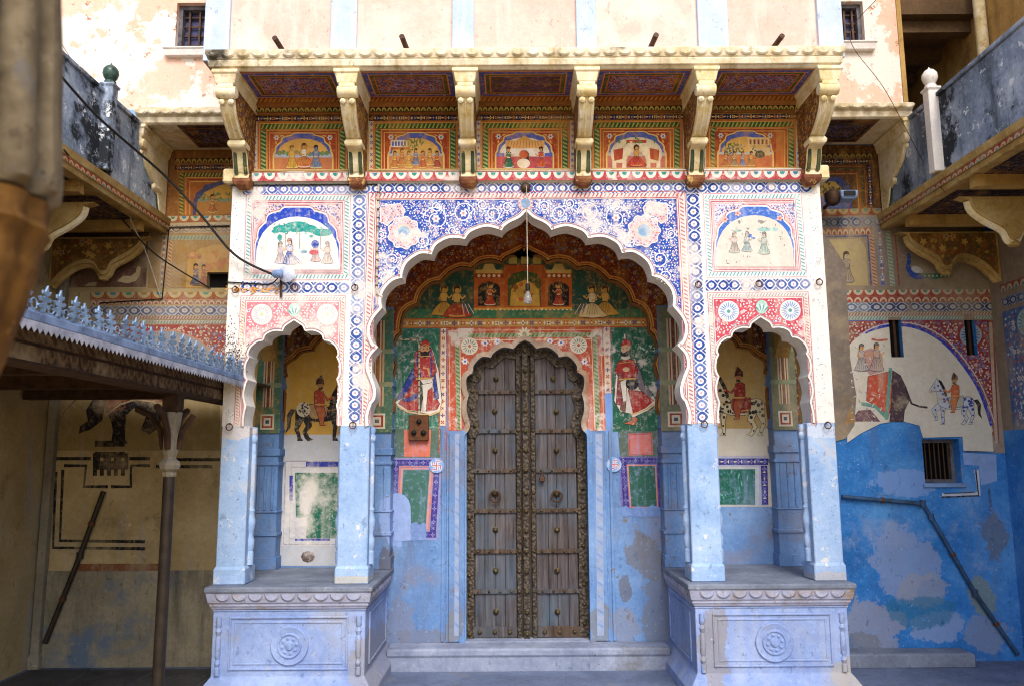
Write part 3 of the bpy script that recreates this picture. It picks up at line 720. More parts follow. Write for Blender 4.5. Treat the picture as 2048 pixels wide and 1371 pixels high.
# right wing upper wall, post and dark passage
pas = thing('roof_passage', 'dark roofed passage beside the upper storey above the right gallery', 'building', (3.8, 1.5, 3.9))
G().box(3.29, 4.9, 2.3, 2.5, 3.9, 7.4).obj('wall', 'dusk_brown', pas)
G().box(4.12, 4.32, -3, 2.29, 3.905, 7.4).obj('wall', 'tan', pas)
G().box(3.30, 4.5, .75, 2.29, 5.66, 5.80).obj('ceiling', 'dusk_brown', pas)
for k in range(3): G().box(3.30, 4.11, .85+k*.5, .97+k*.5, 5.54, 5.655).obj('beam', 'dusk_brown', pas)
G().tube([(4.06, .62, 3.9), (4.06, .62, 7.0)], .05, 10).obj('post', 'cream', pas, smooth=True)
G().box(3.29, 3.33, .56, 2.29, 4.5, 7.4).obj('door_leaf', 'tan', pas)

# ---------------------------------------------------------------- verandah roof with crest
XE, ZE = -2.15, 2.27
ver = thing('verandah_roof', 'flat verandah roof with blue leaf crest and saw tooth tin valance', 'roof', (-3.1, -3, 0))
G().box(-4.14, XE-.021, -4.3, .80, ZE+.045, ZE+.06).obj('roof_sheet', 'roof', ver)
G().box(XE-.02, XE+.012, -4.3, .12, ZE+.019, ZE+.060).obj('gutter', 'zinc', ver, bevel=.004)
v = G(); n = 103; y0, y1 = -4.2, .12
ys = [y0+(y1-y0)*i/(2*n) for i in range(2*n+1)]
for i in range(2*n):
    za = ZE-.030 if i % 2 else ZE-.006; zb2 = ZE-.030 if (i+1) % 2 else ZE-.006
    v.add([(XE+.014, ys[i], ZE+.018), (XE+.014, ys[i+1], ZE+.018), (XE+.014, ys[i+1], zb2), (XE+.014, ys[i], za), (XE+.017, ys[i], ZE+.018), (XE+.017, ys[i+1], ZE+.018), (XE+.017, ys[i+1], zb2), (XE+.017, ys[i], za)], [(0, 1, 2, 3), (7, 6, 5, 4), (3, 2, 6, 7)])
v.obj('valance', 'tin', ver)
G().box(XE-.30, XE-.16, -4.3, .9, ZE-.13, ZE+.044).obj('carved_beam', 'beam', ver, bevel=.005)
for i in range(6): G().box(-4.13, XE-.301, -4.2+i*.95, -4.1+i*.95, ZE-.06, ZE+.043).obj('rafter', 'beam', ver)
# crest leaf (y,z) plane
leaf = [(-.012, 0), (-.014, .03), (-.03, .026), (-.05, .034), (-.036, .044), (-.018, .048), (-.012, .058), (-.034, .060), (-.050, .076), (-.032, .082), (-.014, .078), (-.010, .088), (-.028, .096), (-.030, .112), (-.012, .104), (-.006, .120), (0, .138)]
leaf = leaf+[(-y, z) for y, z in leaf[-2::-1]]
lq = G(); lq.prismx(leaf, -.004, .004); lq.box(-.004, .004, -.06, .06, -.004, .010)
rq = ring_mesh(.022, .0038)
lq.add([(q[1], q[0]+.06, q[2]+.032) for q in rq.v], rq.f)

crest_me = lq.mesh('crest_leaf')
for i in range(25): put('crest_leaf', crest_me, 'crest', ver, (XE+.002, .04-i*.12, ZE+.061), (random.uniform(-.06, .06), random.uniform(-.16, .16), random.uniform(-.06, .06)), (1, 1, random.uniform(.78, 1.05)))

# ---------------------------------------------------------------- cast iron column
ic = thing('iron_column', 'slender dark cast iron column under the verandah roof', 'column', (-2.365, -.70, 0))
cxx, cyy = -2.365, -.70
G().lathe([(.038, 0), (.036, 1.62)], (cxx, cyy, 0), 16).obj('shaft', 'column', ic, smooth=True)
zk = 1.60
G().lathe([(.040, 0), (.046, .01), (.046, .025), (.040, .035), (.062, .05), (.070, .075), (.062, .10), (.040, .115), (.038, .13), (.052, .16), (.050, .30), (.060, .36), (.066, .42)], (cxx, cyy, zk), 8).obj('capital', 'cement', ic)
for dx, dy in ((1, 0), (-1, 0), (0, 1), (0, -1)):
    pts = [Vector((cxx+dx*.05, cyy+dy*.05, 1.78)), Vector((cxx+dx*.07, cyy+dy*.07, 1.90)), Vector((cxx+dx*.14, cyy+dy*.14, 2.0)), Vector((cxx+dx*.24, cyy+dy*.24, 2.045))]
    if dx == 1: pts = pts[:3]
    G().tube(pts, .022, 6).obj('bracket', 'beam', ic, smooth=True)
G().box(cxx-.05, cxx+.05, cyy-.05, cyy+.05, 2.015, ZE-.131).obj('abacus', 'beam', ic)

# ---------------------------------------------------------------- carved column right beside the camera
YP = -4.65; dP = 1.35
fc = thing('carved_column', 'blurred fluted column with bracket capital nearest the viewer', 'column', tuple(B(-170, 700, YP).xy)+(0,))
ax = B(-170, 700, YP).x
pp = [(-260, 98), (-60, 98), (60, 100), (200, 96), (330, 97), (368, 92), (392, 74), (430, 64), (448, 72), (470, 58), (500, 48), (520, 50), (560, 34), (600, 24), (640, 8), (690, -8), (740, -26), (790, -45), (900, -60)]
sh = []
for py, px in pp:
    p = B(px, py, YP); sh.append((p.x-ax, p.z))
sh = sh[::-1]
lowr = sh[0][0]
zcut = B(112, 372, YP).z
def crings(lst):
    R_ = []
    for r, z in lst:
        fl_ = .16 if z > zcut-.001 else .05
        R_.append([(ax+r*(1-fl_*(.5+.5*math.cos(k*2*math.pi/96*14))**2)*math.cos(2*math.pi*k/96), YP+r*(1-fl_*(.5+.5*math.cos(k*2*math.pi/96*14))**2)*math.sin(2*math.pi*k/96), z) for k in range(96)])
    return R_
G().rings(crings([(lowr+.03, 0), (lowr+.03, .12), (lowr, .16), (lowr, .8)]+[q for q in sh if q[1] < zcut])).obj('shaft', 'gold_brown', fc, smooth=True)
up_ = [q for q in sh if q[1] >= zcut]
G().rings(crings([(up_[0][0]*.9, zcut-.01)]+up_+[(sh[-1][0], 3.6)])).obj('capital', 'col_grey', fc, smooth=True)
# ================================================================ painted decoration
def PX(x, y, z):
    d = Vector((x, y, z))-CAM; k = d.dot(FWD)
    return (PW/2+FPX*d.dot(RGT)/k, PH/2-FPX*d.dot(UPV)/k)
LC = {}
class Paint:
    """flat brushwork on a surface: polygons in photo pixels (or surface metres) with a colour each"""
    def __init__(s, name, parent, mat='paint', Y=0.0, mp=None, nrm=(0, -1, 0)):
        s.name, s.parent, s.mat = name, parent, mat; s.v = []; s.f = []; s.c = []; s.z = .0012
        s.mp = mp or (lambda x, y: B(x, y, Y)); s.n = Vector(nrm); s.holes = []
    def up(s, k=1): s.z += .0003*k; return s
    def poly(s, pts, c):
        if len(pts) < 3: return s
        o = s.n*(s.z+random.uniform(0, .00012)); k = len(s.v)
        s.v += [tuple(s.mp(x, y)+o) for x, y in pts]; s.f.append(tuple(range(k, k+len(pts)))); s.c.append(c); return s
    def op(s, pts, c, w=1.0, oc='2a1c18'):
        s.poly(pts, c); s.up(); s.stroke(list(pts)+[pts[0]], w, oc); s.up(-1); return s
    def rect(s, x0, y0, x1, y1, c): return s.poly([(x0, y0), (x1, y0), (x1, y1), (x0, y1)], c)
    def disc(s, x, y, r, c, n=10, ry=None, rot=0):
        ry = ry or r; ca, sa = math.cos(rot), math.sin(rot)
        return s.poly([(x+r*math.cos(6.2832*k/n)*ca-ry*math.sin(6.2832*k/n)*sa, y+r*math.cos(6.2832*k/n)*sa+ry*math.sin(6.2832*k/n)*ca) for k in range(n)], c)
    def stroke(s, pts, w, c, taper=False):
        n = len(pts)
        for i in range(n-1):
            (x0, y0), (x1, y1) = pts[i], pts[i+1]; l = math.hypot(x1-x0, y1-y0)
            if l < 1e-6: continue
            def nr(j):
                a = pts[max(j-1, 0)]; b = pts[min(j+1, n-1)]; q = math.hypot(b[0]-a[0], b[1]-a[1]) or 1
                ww = w*(1-.85*j/(n-1)) if taper else w
                return -(b[1]-a[1])/q*ww/2, (b[0]-a[0])/q*ww/2
            a = nr(i); b = nr(i+1)
            s.poly([(x0+a[0], y0+a[1]), (x1+b[0], y1+b[1]), (x1-b[0], y1-b[1]), (x0-a[0], y0-a[1])], c)
        return s
    def leaf(s, x, y, a, l, w, c):
        ca, sa = math.cos(a), math.sin(a)
        return s.poly([(x+ca*u-sa*v, y+sa*u+ca*v) for u, v in ((-l/2, 0), (-l*.15, -w/2), (l*.2, -w*.42), (l/2, 0), (l*.2, w*.42), (-l*.15, w/2))], c)
    def flower(s, x, y, r, c1, c2, n=6, a0=0):
        for k in range(n): s.leaf(x+r*.58*math.cos(a0+6.2832*k/n), y+r*.58*math.sin(a0+6.2832*k/n), a0+6.2832*k/n, r*.9, r*.62, c1)
        s.up(); s.disc(x, y, r*.32, c2, 7); s.up(-1); return s
    def done(s):
        me = bpy.data.meshes.new(s.name); me.from_pydata(s.v, [], s.f)
        at = me.color_attributes.new('Col', 'FLOAT_COLOR', 'CORNER'); buf = []
        for f, c in zip(s.f, s.c):
            if c not in LC: LC[c] = lin(c)
            buf += list(LC[c])*len(f)
        at.data.foreach_set('color', buf); me.update()
        bm = bmesh.new(); bm.from_mesh(me)
        bm.normal_update()
        fl = [f for f in bm.faces if f.normal.dot(s.n) < 0]
        if fl: bmesh.ops.reverse_faces(bm, faces=fl)
        for a, b, c, d in s.holes:
            for co, no in (((a, 0, 0), (1, 0, 0)), ((b, 0, 0), (1, 0, 0)), ((0, 0, c), (0, 0, 1)), ((0, 0, d), (0, 0, 1))):
                fs_ = [f for f in bm.faces if min(v.co.x for v in f.verts) < b and max(v.co.x for v in f.verts) > a and min(v.co.z for v in f.verts) < d and max(v.co.z for v in f.verts) > c]
                ge = set(fs_)
                for f in fs_: ge.update(f.edges); ge.update(f.verts)
                if fs_: bmesh.ops.bisect_plane(bm, geom=list(ge), plane_co=co, plane_no=no)
            dl_ = []
            for f in bm.faces:
                m = f.calc_center_median()
                if a < m.x < b and c < m.z < d: dl_.append(f)
            bmesh.ops.delete(bm, geom=dl_, context='FACES')
        bm.to_mesh(me); bm.free()
        return link(s.name, me, s.mat, s.parent)

def strip(a, b, w):
    L = math.hypot(b[0]-a[0], b[1]-a[1]); tx, ty = (b[0]-a[0])/L, (b[1]-a[1])/L
    return L, (lambda t, q: (a[0]+tx*t-ty*q*w, a[1]+ty*t+tx*q*w))
BLU, DBL, PNK, RED, TEA, WHT, CRM = '1c46a4', '1b2f80', 'c9707a', 'b0343c', '2f9d97', 'e0dde0', 'e2dac6'
def band(P, a, b, w, c):
    L, m = strip(a, b, w); P.poly([m(0, -.5), m(L, -.5), m(L, .5), m(0, .5)], c)
def blend(a, b, t):
    return ''.join('%02x' % int(int(a[i:i+2], 16)*(1-t)+int(b[i:i+2], 16)*t) for i in (0, 2, 4))
def lattice(P, a, b, w, cell, bg='d5dbec', blue='1f4496', mid='dfe3f0', dot='c58a98'):
    L, m = strip(a, b, w); n = max(1, round(L/cell)); c = L/n
    band(P, a, b, w, bg); P.up()
    for i in range(n):
        t = (i+.5)*c+random.uniform(-.05, .05)*c; q0 = m(t, 0); fd = mnoise.noise(Vector((q0[0]*.012, q0[1]*.012, 3)))*.9+random.uniform(-.15, .25)
        bl = blend(blue, bg, min(.8, max(0, fd)))
        k = 12
        P.poly([m(t+c*.47*abs(math.cos(6.2832*j/k))**1.35*math.copysign(1, math.cos(6.2832*j/k)), .46*abs(math.sin(6.2832*j/k))**1.35*math.copysign(1, math.sin(6.2832*j/k))) for j in range(k)], bl)
        for sg in (-1, 1):
            P.poly([m(i*c-c*.27 if i else 0, sg*.5), m(i*c+c*.27, sg*.5), m(i*c+c*.03, sg*.20), m(i*c-c*.03 if i else 0, sg*.20)], bl)
    P.up()
    for i in range(n):
        t = (i+.5)*c
        P.poly([m(t+c*.25*math.cos(6.2832*j/8), .25*math.sin(6.2832*j/8)) for j in range(8)], mid)
        for sg in (-1, 1): P.poly([m(i*c-c*.10 if i else 0, sg*.5), m(i*c+c*.10, sg*.5), m(i*c, sg*.37)], mid)
    P.up()
    for i in range(n):
        x, y = m((i+.5)*c, 0); P.disc(x, y, w*.085, dot, 6)
    P.up(-3)
def scallops(P, a, b, w, cell, ground='b5434a', wh='ddd8d0', te='2f8f8c', edge=None):
    L, m = strip(a, b, w); n = max(1, round(L/cell)); c = L/n
    band(P, a, b, w, ground); P.up()
    for i in range(n):
        t = (i+.5)*c
        P.poly([m(t+c*.43*math.cos(math.pi*j/8), -.48+.80*math.sin(math.pi*j/8)) for j in range(9)], wh)
    P.up()
    for i in range(n):
        t = (i+.5)*c; q = random.choice((te, te, te, '3a7d9a', '2b8a78'))
        P.poly([m(t+c*.2*math.cos(math.pi*j/6), -.44+.38*math.sin(math.pi*j/6)) for j in range(7)], q)
        P.poly([m(i*c-c*.06 if i else 0, .5), m(i*c+c*.06, .5), m(i*c, .1)], '8a3a34')
    P.up(-2)
def rope(P, a, b, w, cell, bg='ddd3cf', fg='b8666c', fg2=None):
    L, m = strip(a, b, w); n = max(1, round(L/cell)); c = L/n
    band(P, a, b, w, bg); P.up()
    for i in range(n):
        t = i*c
        P.poly([m(t+c*.05, .42), m(t+c*.45, .42), m(t+c*.98, -.42), m(t+c*.62, -.42)], fg if (not fg2 or i % 2) else fg2)
    P.up(-1)
def arcs(P, a, b, w, cell, bg, fg, fg2):
    L, m = strip(a, b, w); n = max(1, round(L/cell)); c = L/n
    band(P, a, b, w, bg); P.up()
    for i in range(n):
        t = (i+.5)*c; P.poly([m(t+c*.44*math.cos(math.pi*j/6), .45-.85*math.sin(math.pi*j/6)) for j in range(7)], fg)
    P.up()
    for i in range(n):
        t = (i+.5)*c; P.poly([m(t+c*.26*math.cos(math.pi*j/6), .47-.5*math.sin(math.pi*j/6)) for j in range(7)], fg2)
    P.up(-2)
def flowers(P, a, b, w, cell, bg, cs, leafc='d8c9a0'):
    L, m = strip(a, b, w); n = max(1, round(L/cell)); c = L/n
    band(P, a, b, w, bg); P.up()
    for i in range(n):
        x, y = m((i+.5)*c, 0); P.flower(x, y, w*.38, cs[i % len(cs)], cs[(i+1) % len(cs)], 4, .785*(i % 2))
        x, y = m(i*c, 0)
        if i: P.leaf(x, y, math.atan2(b[1]-a[1], b[0]-a[0])+1.57*(i % 2), w*.6, w*.25, leafc)
    P.up(-1)
def frame(P, q, w, fn, **kw):
    """q = four corners of the frame's OUTER edge (tl, tr, br, bl)"""
    cx = sum(p[0] for p in q)/4; cy = sum(p[1] for p in q)/4
    tl, tr, br, bl = q; h = w/2
    fn(P, (tl[0], tl[1]+h), (tr[0], tr[1]+h), w, **kw)
    if kw.pop('bottom', True): pass
    fn(P, (bl[0], bl[1]-h), (br[0], br[1]-h), w, **kw)
    P.up(4); fn(P, (tl[0]+h, tl[1]+w), (bl[0]+h, bl[1]-w), w, **kw); fn(P, (tr[0]-h, tr[1]+w), (br[0]-h, br[1]-w), w, **kw); P.up(-4)
def inset(q, d):
    tl, tr, br, bl = q; return [(tl[0]+d, tl[1]+d), (tr[0]-d, tr[1]+d), (br[0]-d, br[1]-d), (bl[0]+d, bl[1]-d)]
def radial(P, out, bnd, C, c):
    """fill between an arch outline and a boundary quad, as quads along rays from C"""
    def hit(p):
        dx, dy = p[0]-C[0], p[1]-C[1]; best = None
        for i in range(len(bnd)):
            a, b = bnd[i], bnd[(i+1) % len(bnd)]; ex, ey = b[0]-a[0], b[1]-a[1]; den = dx*ey-dy*ex
            if abs(den) < 1e-9: continue
            t = ((a[0]-C[0])*ey-(a[1]-C[1])*ex)/den; u = ((a[0]-C[0])*dy-(a[1]-C[1])*dx)/den
            if t > 0 and -1e-6 <= u <= 1+1e-6 and (best is None or t < best[0]): best = (t, i)
        return best
    H = [hit(p) for p in out]
    for i in range(len(out)-1):
        (t0, e0), (t1, e1) = H[i], H[i+1]; p0, p1 = out[i], out[i+1]
        if t0 < 1.0 and t1 < 1.0: continue
        q0 = (C[0]+(p0[0]-C[0])*max(t0, 1), C[1]+(p0[1]-C[1])*max(t0, 1)); q1 = (C[0]+(p1[0]-C[0])*max(t1, 1), C[1]+(p1[1]-C[1])*max(t1, 1))
        mid = []
        if e0 != e1:
            n = len(bnd); mid = [bnd[(e0+1) % n]] if (e0+1) % n == e1 else ([bnd[e0]] if (e1+1) % n == e0 else [])
        pts = [p0]+[q0]+mid+[q1]+[p1]; cl = []
        for q in pts:
            if not cl or abs(q[0]-cl[-1][0])+abs(q[1]-cl[-1][1]) > 1e-3: cl.append(q)
        z = P.z; P.poly(cl, c)
def outline(P, q, w, c): P.stroke(list(q)+[q[0]], w, c)
def floral(P, poly, sp, leafs, flws=(), size=1.0, excl=(), pf=.15, seed=1, ang=None, margin=.45):
    rs = random.Random(seed); xs = [p[0] for p in poly]; ys = [p[1] for p in poly]
    y = min(ys); row = 0
    while y < max(ys):
        x = min(xs)+(row % 2)*sp*.5
        while x < max(xs):
            px, py = x+rs.uniform(-.28, .28)*sp, y+rs.uniform(-.28, .28)*sp; mg = sp*margin
            if all(inside((px+dx, py+dy), poly) for dx, dy in ((0, 0), (mg, 0), (-mg, 0), (0, mg), (0, -mg))) and not any(math.hypot(px-e[0], py-e[1]) < e[2] for e in excl):
                if flws and rs.random() < pf: P.flower(px, py, sp*.55*size, rs.choice(flws), rs.choice(('b84a52', 'c99a3a', '2b49a4')), 5, rs.uniform(0, 6))
                else:
                    a = rs.uniform(0, 6.28) if ang is None else ang(px, py)+rs.uniform(-.5, .5)
                    P.leaf(px, py, a, sp*.78*size, sp*.42*size, rs.choice(leafs))
            x += sp
        y += sp*.86; row += 1
def spiral(P, x, y, r, a0, d, w, c, leafs, fl, turns=1.25):
    pts = []
    for i in range(26):
        t = i/25; rr = r*(1-.62*t); a = a0+d*turns*6.2832*t; pts.append((x+rr*math.cos(a), y+rr*math.sin(a)))
    P.stroke(pts, w, c)
    for i in range(1, 25, 2):
        q = pts[i]; a = math.atan2(q[1]-y, q[0]-x)
        P.leaf(x+(q[0]-x)*1.0+math.cos(a)*w*2.2, y+(q[1]-y)+math.sin(a)*w*2.2, a+.7*d, w*3.0, w*1.6, random.choice(leafs))
    P.up(2); P.flower(x, y, r*.34, fl[0], fl[1], 6); P.up(-2)
def rosette_p(P, x, y, r, c1, c2, c3, n=16):
    P.disc(x, y, r, c1, 24); P.up()
    for k in range(n):
        a = 6.2832*k/n; P.leaf(x+r*.62*math.cos(a), y+r*.62*math.sin(a), a, r*.62, r*.11, c2)
    P.disc(x, y, r*.18, c3, 8); P.up(-1)
ARC = [(0, 1), (0, .62), (.03, .5), None, (.045, .36), (.13, .24), None, (.16, .12), (.30, .06), None, (.35, 0.005), (.5, 0)]
def cusparch(x0, y0, x1, y1, sk=0):
    h = cat(ARC, 3); L = [(x0+(x1-x0)*u, y0+(y1-y0)*v) for u, v in h]
    return L+[(x0+x1-a, b) for a, b in L[-2::-1]]
def figure(P, x, y, h, d, robe, skin='c08a50', trim='d8c070', turban=None, halo=None, seated=False):
    """small painted person standing at (x,y), h tall, facing d"""
    ol = max(.7, h*.018); oc = '2c1a14'
    if halo: P.op([(x+h*.14*math.cos(6.2832*k/14), y-h*.88+h*.14*math.sin(6.2832*k/14)) for k in range(14)], halo, ol, 'b0702a'); P.up(2)
    if seated: P.op(cat([(x-h*.46, y), (x-h*.34, y-h*.2), (x-h*.12, y-h*.42), (x+h*.12, y-h*.42), (x+h*.34, y-h*.2), (x+h*.48, y-h*.02), (x, y+h*.04)], 3), robe, ol, oc)
    else: P.op(cat([(x-h*.27, y-h*.05), (x-h*.17, y-h*.26), (x-h*.10, y-h*.48), (x+h*.10, y-h*.48), (x+h*.17, y-h*.26), (x+h*.27, y-h*.05), (x+h*.1, y-h*.0), (x-h*.1, y)], 2), robe, ol, oc)
    P.up(2)
    for k in range(-2, 3): P.stroke([(x+k*h*.04, y-h*.44), (x+k*h*.085, y-h*.08)], ol, blend(robe, '201410', .45))
    P.stroke([(x-h*.26, y-h*.06), (x-h*.12, y-h*.02), (x+h*.12, y-h*.02), (x+h*.26, y-h*.06)], h*.035, trim)
    P.op([(x-h*.13, y-h*.72), (x-h*.05, y-h*.77), (x+h*.05, y-h*.77), (x+h*.13, y-h*.72), (x+h*.09, y-h*.46), (x-h*.09, y-h*.46)], trim if seated else robe, ol, oc); P.up(2)
    P.stroke([(x-d*h*.10, y-h*.70), (x-d*h*.15, y-h*.56), (x+d*h*.02, y-h*.52)], h*.055, skin); P.stroke([(x+d*h*.08, y-h*.70), (x+d*h*.17, y-h*.58), (x+d*h*.28, y-h*.68)], h*.055, skin)
    P.stroke([(x-h*.08, y-h*.50), (x+h*.08, y-h*.50)], h*.04, trim); P.stroke([(x-h*.06, y-h*.74), (x, y-h*.66), (x+h*.06, y-h*.74)], ol, trim)
    P.disc(x+d*h*.01, y-h*.86, h*.075, skin, 10, h*.095); P.up()
    P.op([(x-h*.10, y-h*.89), (x-h*.08, y-h*.98), (x, y-h*1.02), (x+h*.08, y-h*.98), (x+h*.10, y-h*.90), (x, y-h*.93)], turban or '3a2418', ol, oc)
    P.up(); P.stroke([(x-d*h*.07, y-h*.90), (x-d*h*.09, y-h*.78)], h*.035, '241814'); P.disc(x+d*h*.035, y-h*.865, h*.014, '180f0c', 5); P.up(-6)
    if halo: P.up(-2)
def horse(P, x, y, w, body, d, rider='b03a34', spots=None, blanket='b04a34', seed=2):
    """painted horse, feet line y, w long, facing d, with its rider"""
    def T(pts, k=0): return [(x+d*u*w, y+v*w) for u, v in (cat(pts, k) if k else pts)]
    ol = w*.010; oc = '1a1416' if not spots else '3a3434'
    legs = ([(-.42, -.46), (-.26, -.40), (-.33, -.27), (-.37, -.20), (-.33, -.06), (-.29, 0), (-.39, 0), (-.39, -.08), (-.44, -.20), (-.42, -.30)],
            [(-.32, -.44), (-.16, -.38), (-.14, -.25), (-.23, -.15), (-.18, -.05), (-.12, -.02), (-.21, .01), (-.26, -.05), (-.30, -.15), (-.24, -.25)],
            [(.18, -.42), (.31, -.42), (.29, -.22), (.27, -.06), (.32, 0), (.22, 0), (.22, -.07), (.23, -.22)],
            [(.26, -.46), (.35, -.48), (.50, -.33), (.49, -.28), (.41, -.13), (.45, -.09), (.37, -.09), (.36, -.14), (.41, -.27), (.28, -.34)])
    for l in legs: P.op(T(l), body, ol, oc)
    P.up(3)
    P.op(T([(-.42, -.50), (-.38, -.57), (-.28, -.61), (-.1, -.565), (.10, -.565), (.18, -.62), (.24, -.76), (.31, -.89), (.37, -.955), (.385, -1.02), (.42, -.945), (.47, -.87), (.55, -.75), (.545, -.70), (.49, -.69), (.43, -.73), (.39, -.66), (.375, -.52), (.33, -.41), (.15, -.34), (-.08, -.33), (-.24, -.37), (-.36, -.40), (-.42, -.45)], 2), body, ol, oc); P.up(2)
    P.poly(T([(.16, -.64), (.21, -.80), (.29, -.95), (.36, -.98), (.32, -.88), (.25, -.74), (.21, -.60)]), '17151a')
    P.poly(T([(-.41, -.53), (-.50, -.55), (-.57, -.44), (-.56, -.24), (-.60, -.12), (-.51, -.22), (-.49, -.40), (-.46, -.46)]), body if not spots else '1e1c22')
    if spots:
        rs = random.Random(seed)
        for i in range(34):
            u, v = rs.uniform(-.38, .32), rs.uniform(-.57, -.37); P.disc(x+d*u*w, y+v*w, w*rs.uniform(.015, .040), spots, 8, w*rs.uniform(.015, .035))
        for u, v, r in ((.26, -.66, .03), (.31, -.74, .03), (.36, -.84, .025), (.44, -.80, .025), (.50, -.73, .018), (-.39, -.33, .03), (-.40, -.20, .02), (-.36, -.05, .02), (-.2, -.3, .03), (-.2, -.19, .018), (-.24, -.08, .016), (.25, -.30, .025), (.26, -.16, .018), (.25, -.03, .02), (.42, -.32, .025), (.41, -.17, .015)): P.disc(x+d*u*w, y+v*w, w*r, spots, 7)
    P.up()
    for k in (-.3, 0, .3):
        pass
    P.op(T([(-.18, -.625), (.11, -.60), (.13, -.50), (.09, -.40), (-.10, -.37), (-.18, -.42), (-.20, -.54)], 2), blanket, ol, oc); P.up(); P.stroke(T([(-.15, -.42), (-.02, -.40), (.08, -.43)]), w*.018, 'b89a4a')
    P.stroke(T([(.11, -.52), (.24, -.53), (.36, -.57)]), w*.014, 'a8783a'); P.stroke(T([(.52, -.73), (.36, -.72), (.10, -.72)]), w*.010, '6a3a1e'); P.stroke(T([(.42, -.90), (.46, -.76)]), w*.012, 'a8783a')
    P.up(); P.op(T([(-.10, -.62), (.06, -.62), (.10, -.48), (.06, -.30), (.10, -.26), (0, -.26), (-.01, -.34), (-.05, -.48)]), blend(rider, 'c89a5a', .35), ol, oc)
    P.up(2); P.op(T([(-.09, -.84), (-.02, -.88), (.06, -.85), (.08, -.72), (.07, -.58), (-.09, -.58), (-.10, -.72)]), rider, ol, oc)
    P.up(2); P.stroke(T([(.04, -.82), (.13, -.70), (.22, -.74)]), .045*w, rider); P.disc(x+d*.23*w, y-.745*w, w*.022, 'a8744a', 6); P.stroke(T([(-.09, -.62), (.08, -.62)]), w*.02, 'c8a050')
    P.up(); P.disc(x+d*.01*w, y-.945*w, w*.052, 'a8744a', 11, w*.062); P.up(); P.poly(T([(-.03, -.91), (.05, -.92), (.05, -.88), (0, -.875)]), '221614')
    P.op(T([(-.06, -.965), (-.055, -1.04), (.0, -1.10), (.03, -1.13), (.065, -1.03), (.075, -.965), (.01, -.99)]), '4a2018', ol, oc); P.up(-11)

# ---------------------------------------------------------------- porch front
MAINpx = [PX(x, 0, z) for x, z in offset(MAIN, .036)]
SMLpx = [PX(x, 0, z) for x, z in offset(SMALL[::-1], .026)]
SMRpx = [PX(x, 0, z) for x, z in offset(SMALLR[::-1], .026)]
sb = Paint('scallop_painting', porch, 'paint', -.037)
scallops(sb, (500, 354.5), (1604, 350.5), 17, 26.2); sb.up(3)
sb.stroke([(486, 344.5), (1612, 340)], 1.5, 'a86a34'); sb.done()
P = Paint('painted_border', porch, 'paint', 0)
P.up()
lattice(P, (486, 379), (742, 378), 21, 23.5, blue='4a5cae'); lattice(P, (742, 378), (1624, 375), 21, 23.5)
lattice(P, (719, 390), (709, 845), 26, 24); lattice(P, (1385, 388), (1405, 845), 26, 24)
lattice(P, (482, 574), (700, 576), 22, 24); lattice(P, (1411, 571), (1622, 568), 22, 24)
rope(P, (744.5, 397), (729, 847), 9, 8); rope(P, (1362.5, 395), (1385, 847), 9, 8)
rope(P, (740, 392.5), (1367, 389.5), 9, 8, fg='b0505c')
P.up(5)
for dx, c in ((-7, 'b5505c'), (7, 'b5505c'), (-10, '8a92c0'), (10.5, 'c58088')):
    P.stroke([(744.5+dx, 386), (729+dx, 847)], 1.6, c); P.stroke([(1362.5-dx, 384), (1385-dx, 847)], 1.6, c)
P.stroke([(737, 386), (1370, 383)], 1.6, 'b5505c'); P.stroke([(752, 398.5), (1356, 395.5)], 1.6, 'b5505c')
P.done()
# blue spandrel
P = Paint('spandrel_painting', porch, 'paint', 0)
iL = min(range(len(MAINpx)), key=lambda i: abs(MAINpx[i][1]-846) + (0 if MAINpx[i][0] < 1050 else 9999))
field = [(741, 846), (755, 401)]+[(1053, 399.5)]+[(1352, 398), (1374, 846)]+MAINpx[::-1]
radial(P, MAINpx, [(741, 846), (755, 401), (1352, 398), (1374, 846)], (1053, 760), BLU); P.up()
wl_ = ['d6dcf0', 'c8d2ee', 'e2e0e6', '9fb4e2', 'd9b8c4']
sp = []
for sx in (-1, 1):
    cxp = 1052
    for x, y, r, a0, d in ((985, 428, 17, 2.6, -1), (927, 427, 23, .2, -1), (872, 438, 26, 3.2, 1), (873, 413, 11, 0, 1), (965, 409, 10, 1, 1), (800, 455, 0, 0, 1), (785, 520, 19, -.6, 1), (772, 556, 13, .5, -1), (905, 462, 10, 0, 1), (845, 482, 14, 2, -1), (1015, 415, 11, 0, -1), (762, 470, 10, 0, 1), (768, 420, 10, 1, 1)):
        if r: sp.append((cxp+sx*(cxp-x) if sx > 0 else x, y-(2 if sx > 0 else 0), r, a0 if sx < 0 else math.pi-a0, d*sx*-1))
exc = [(x, y, r*.55) for x, y, r, a, d in sp]+[(808, 465, 37), (1288, 462, 37), (1051, 406, 17)]
floral(P, field, 5.7, wl_, ('dcc0cc', 'd8d4e4', 'e0d0d4'), 1.0, exc, .10, 5)
P.up(2)
for x, y, r, a, d in sp: spiral(P, x, y, r, a, d, 2.2, 'dfe2f0', wl_, ('e2d6da', 'b8606a'))
P.up(4)
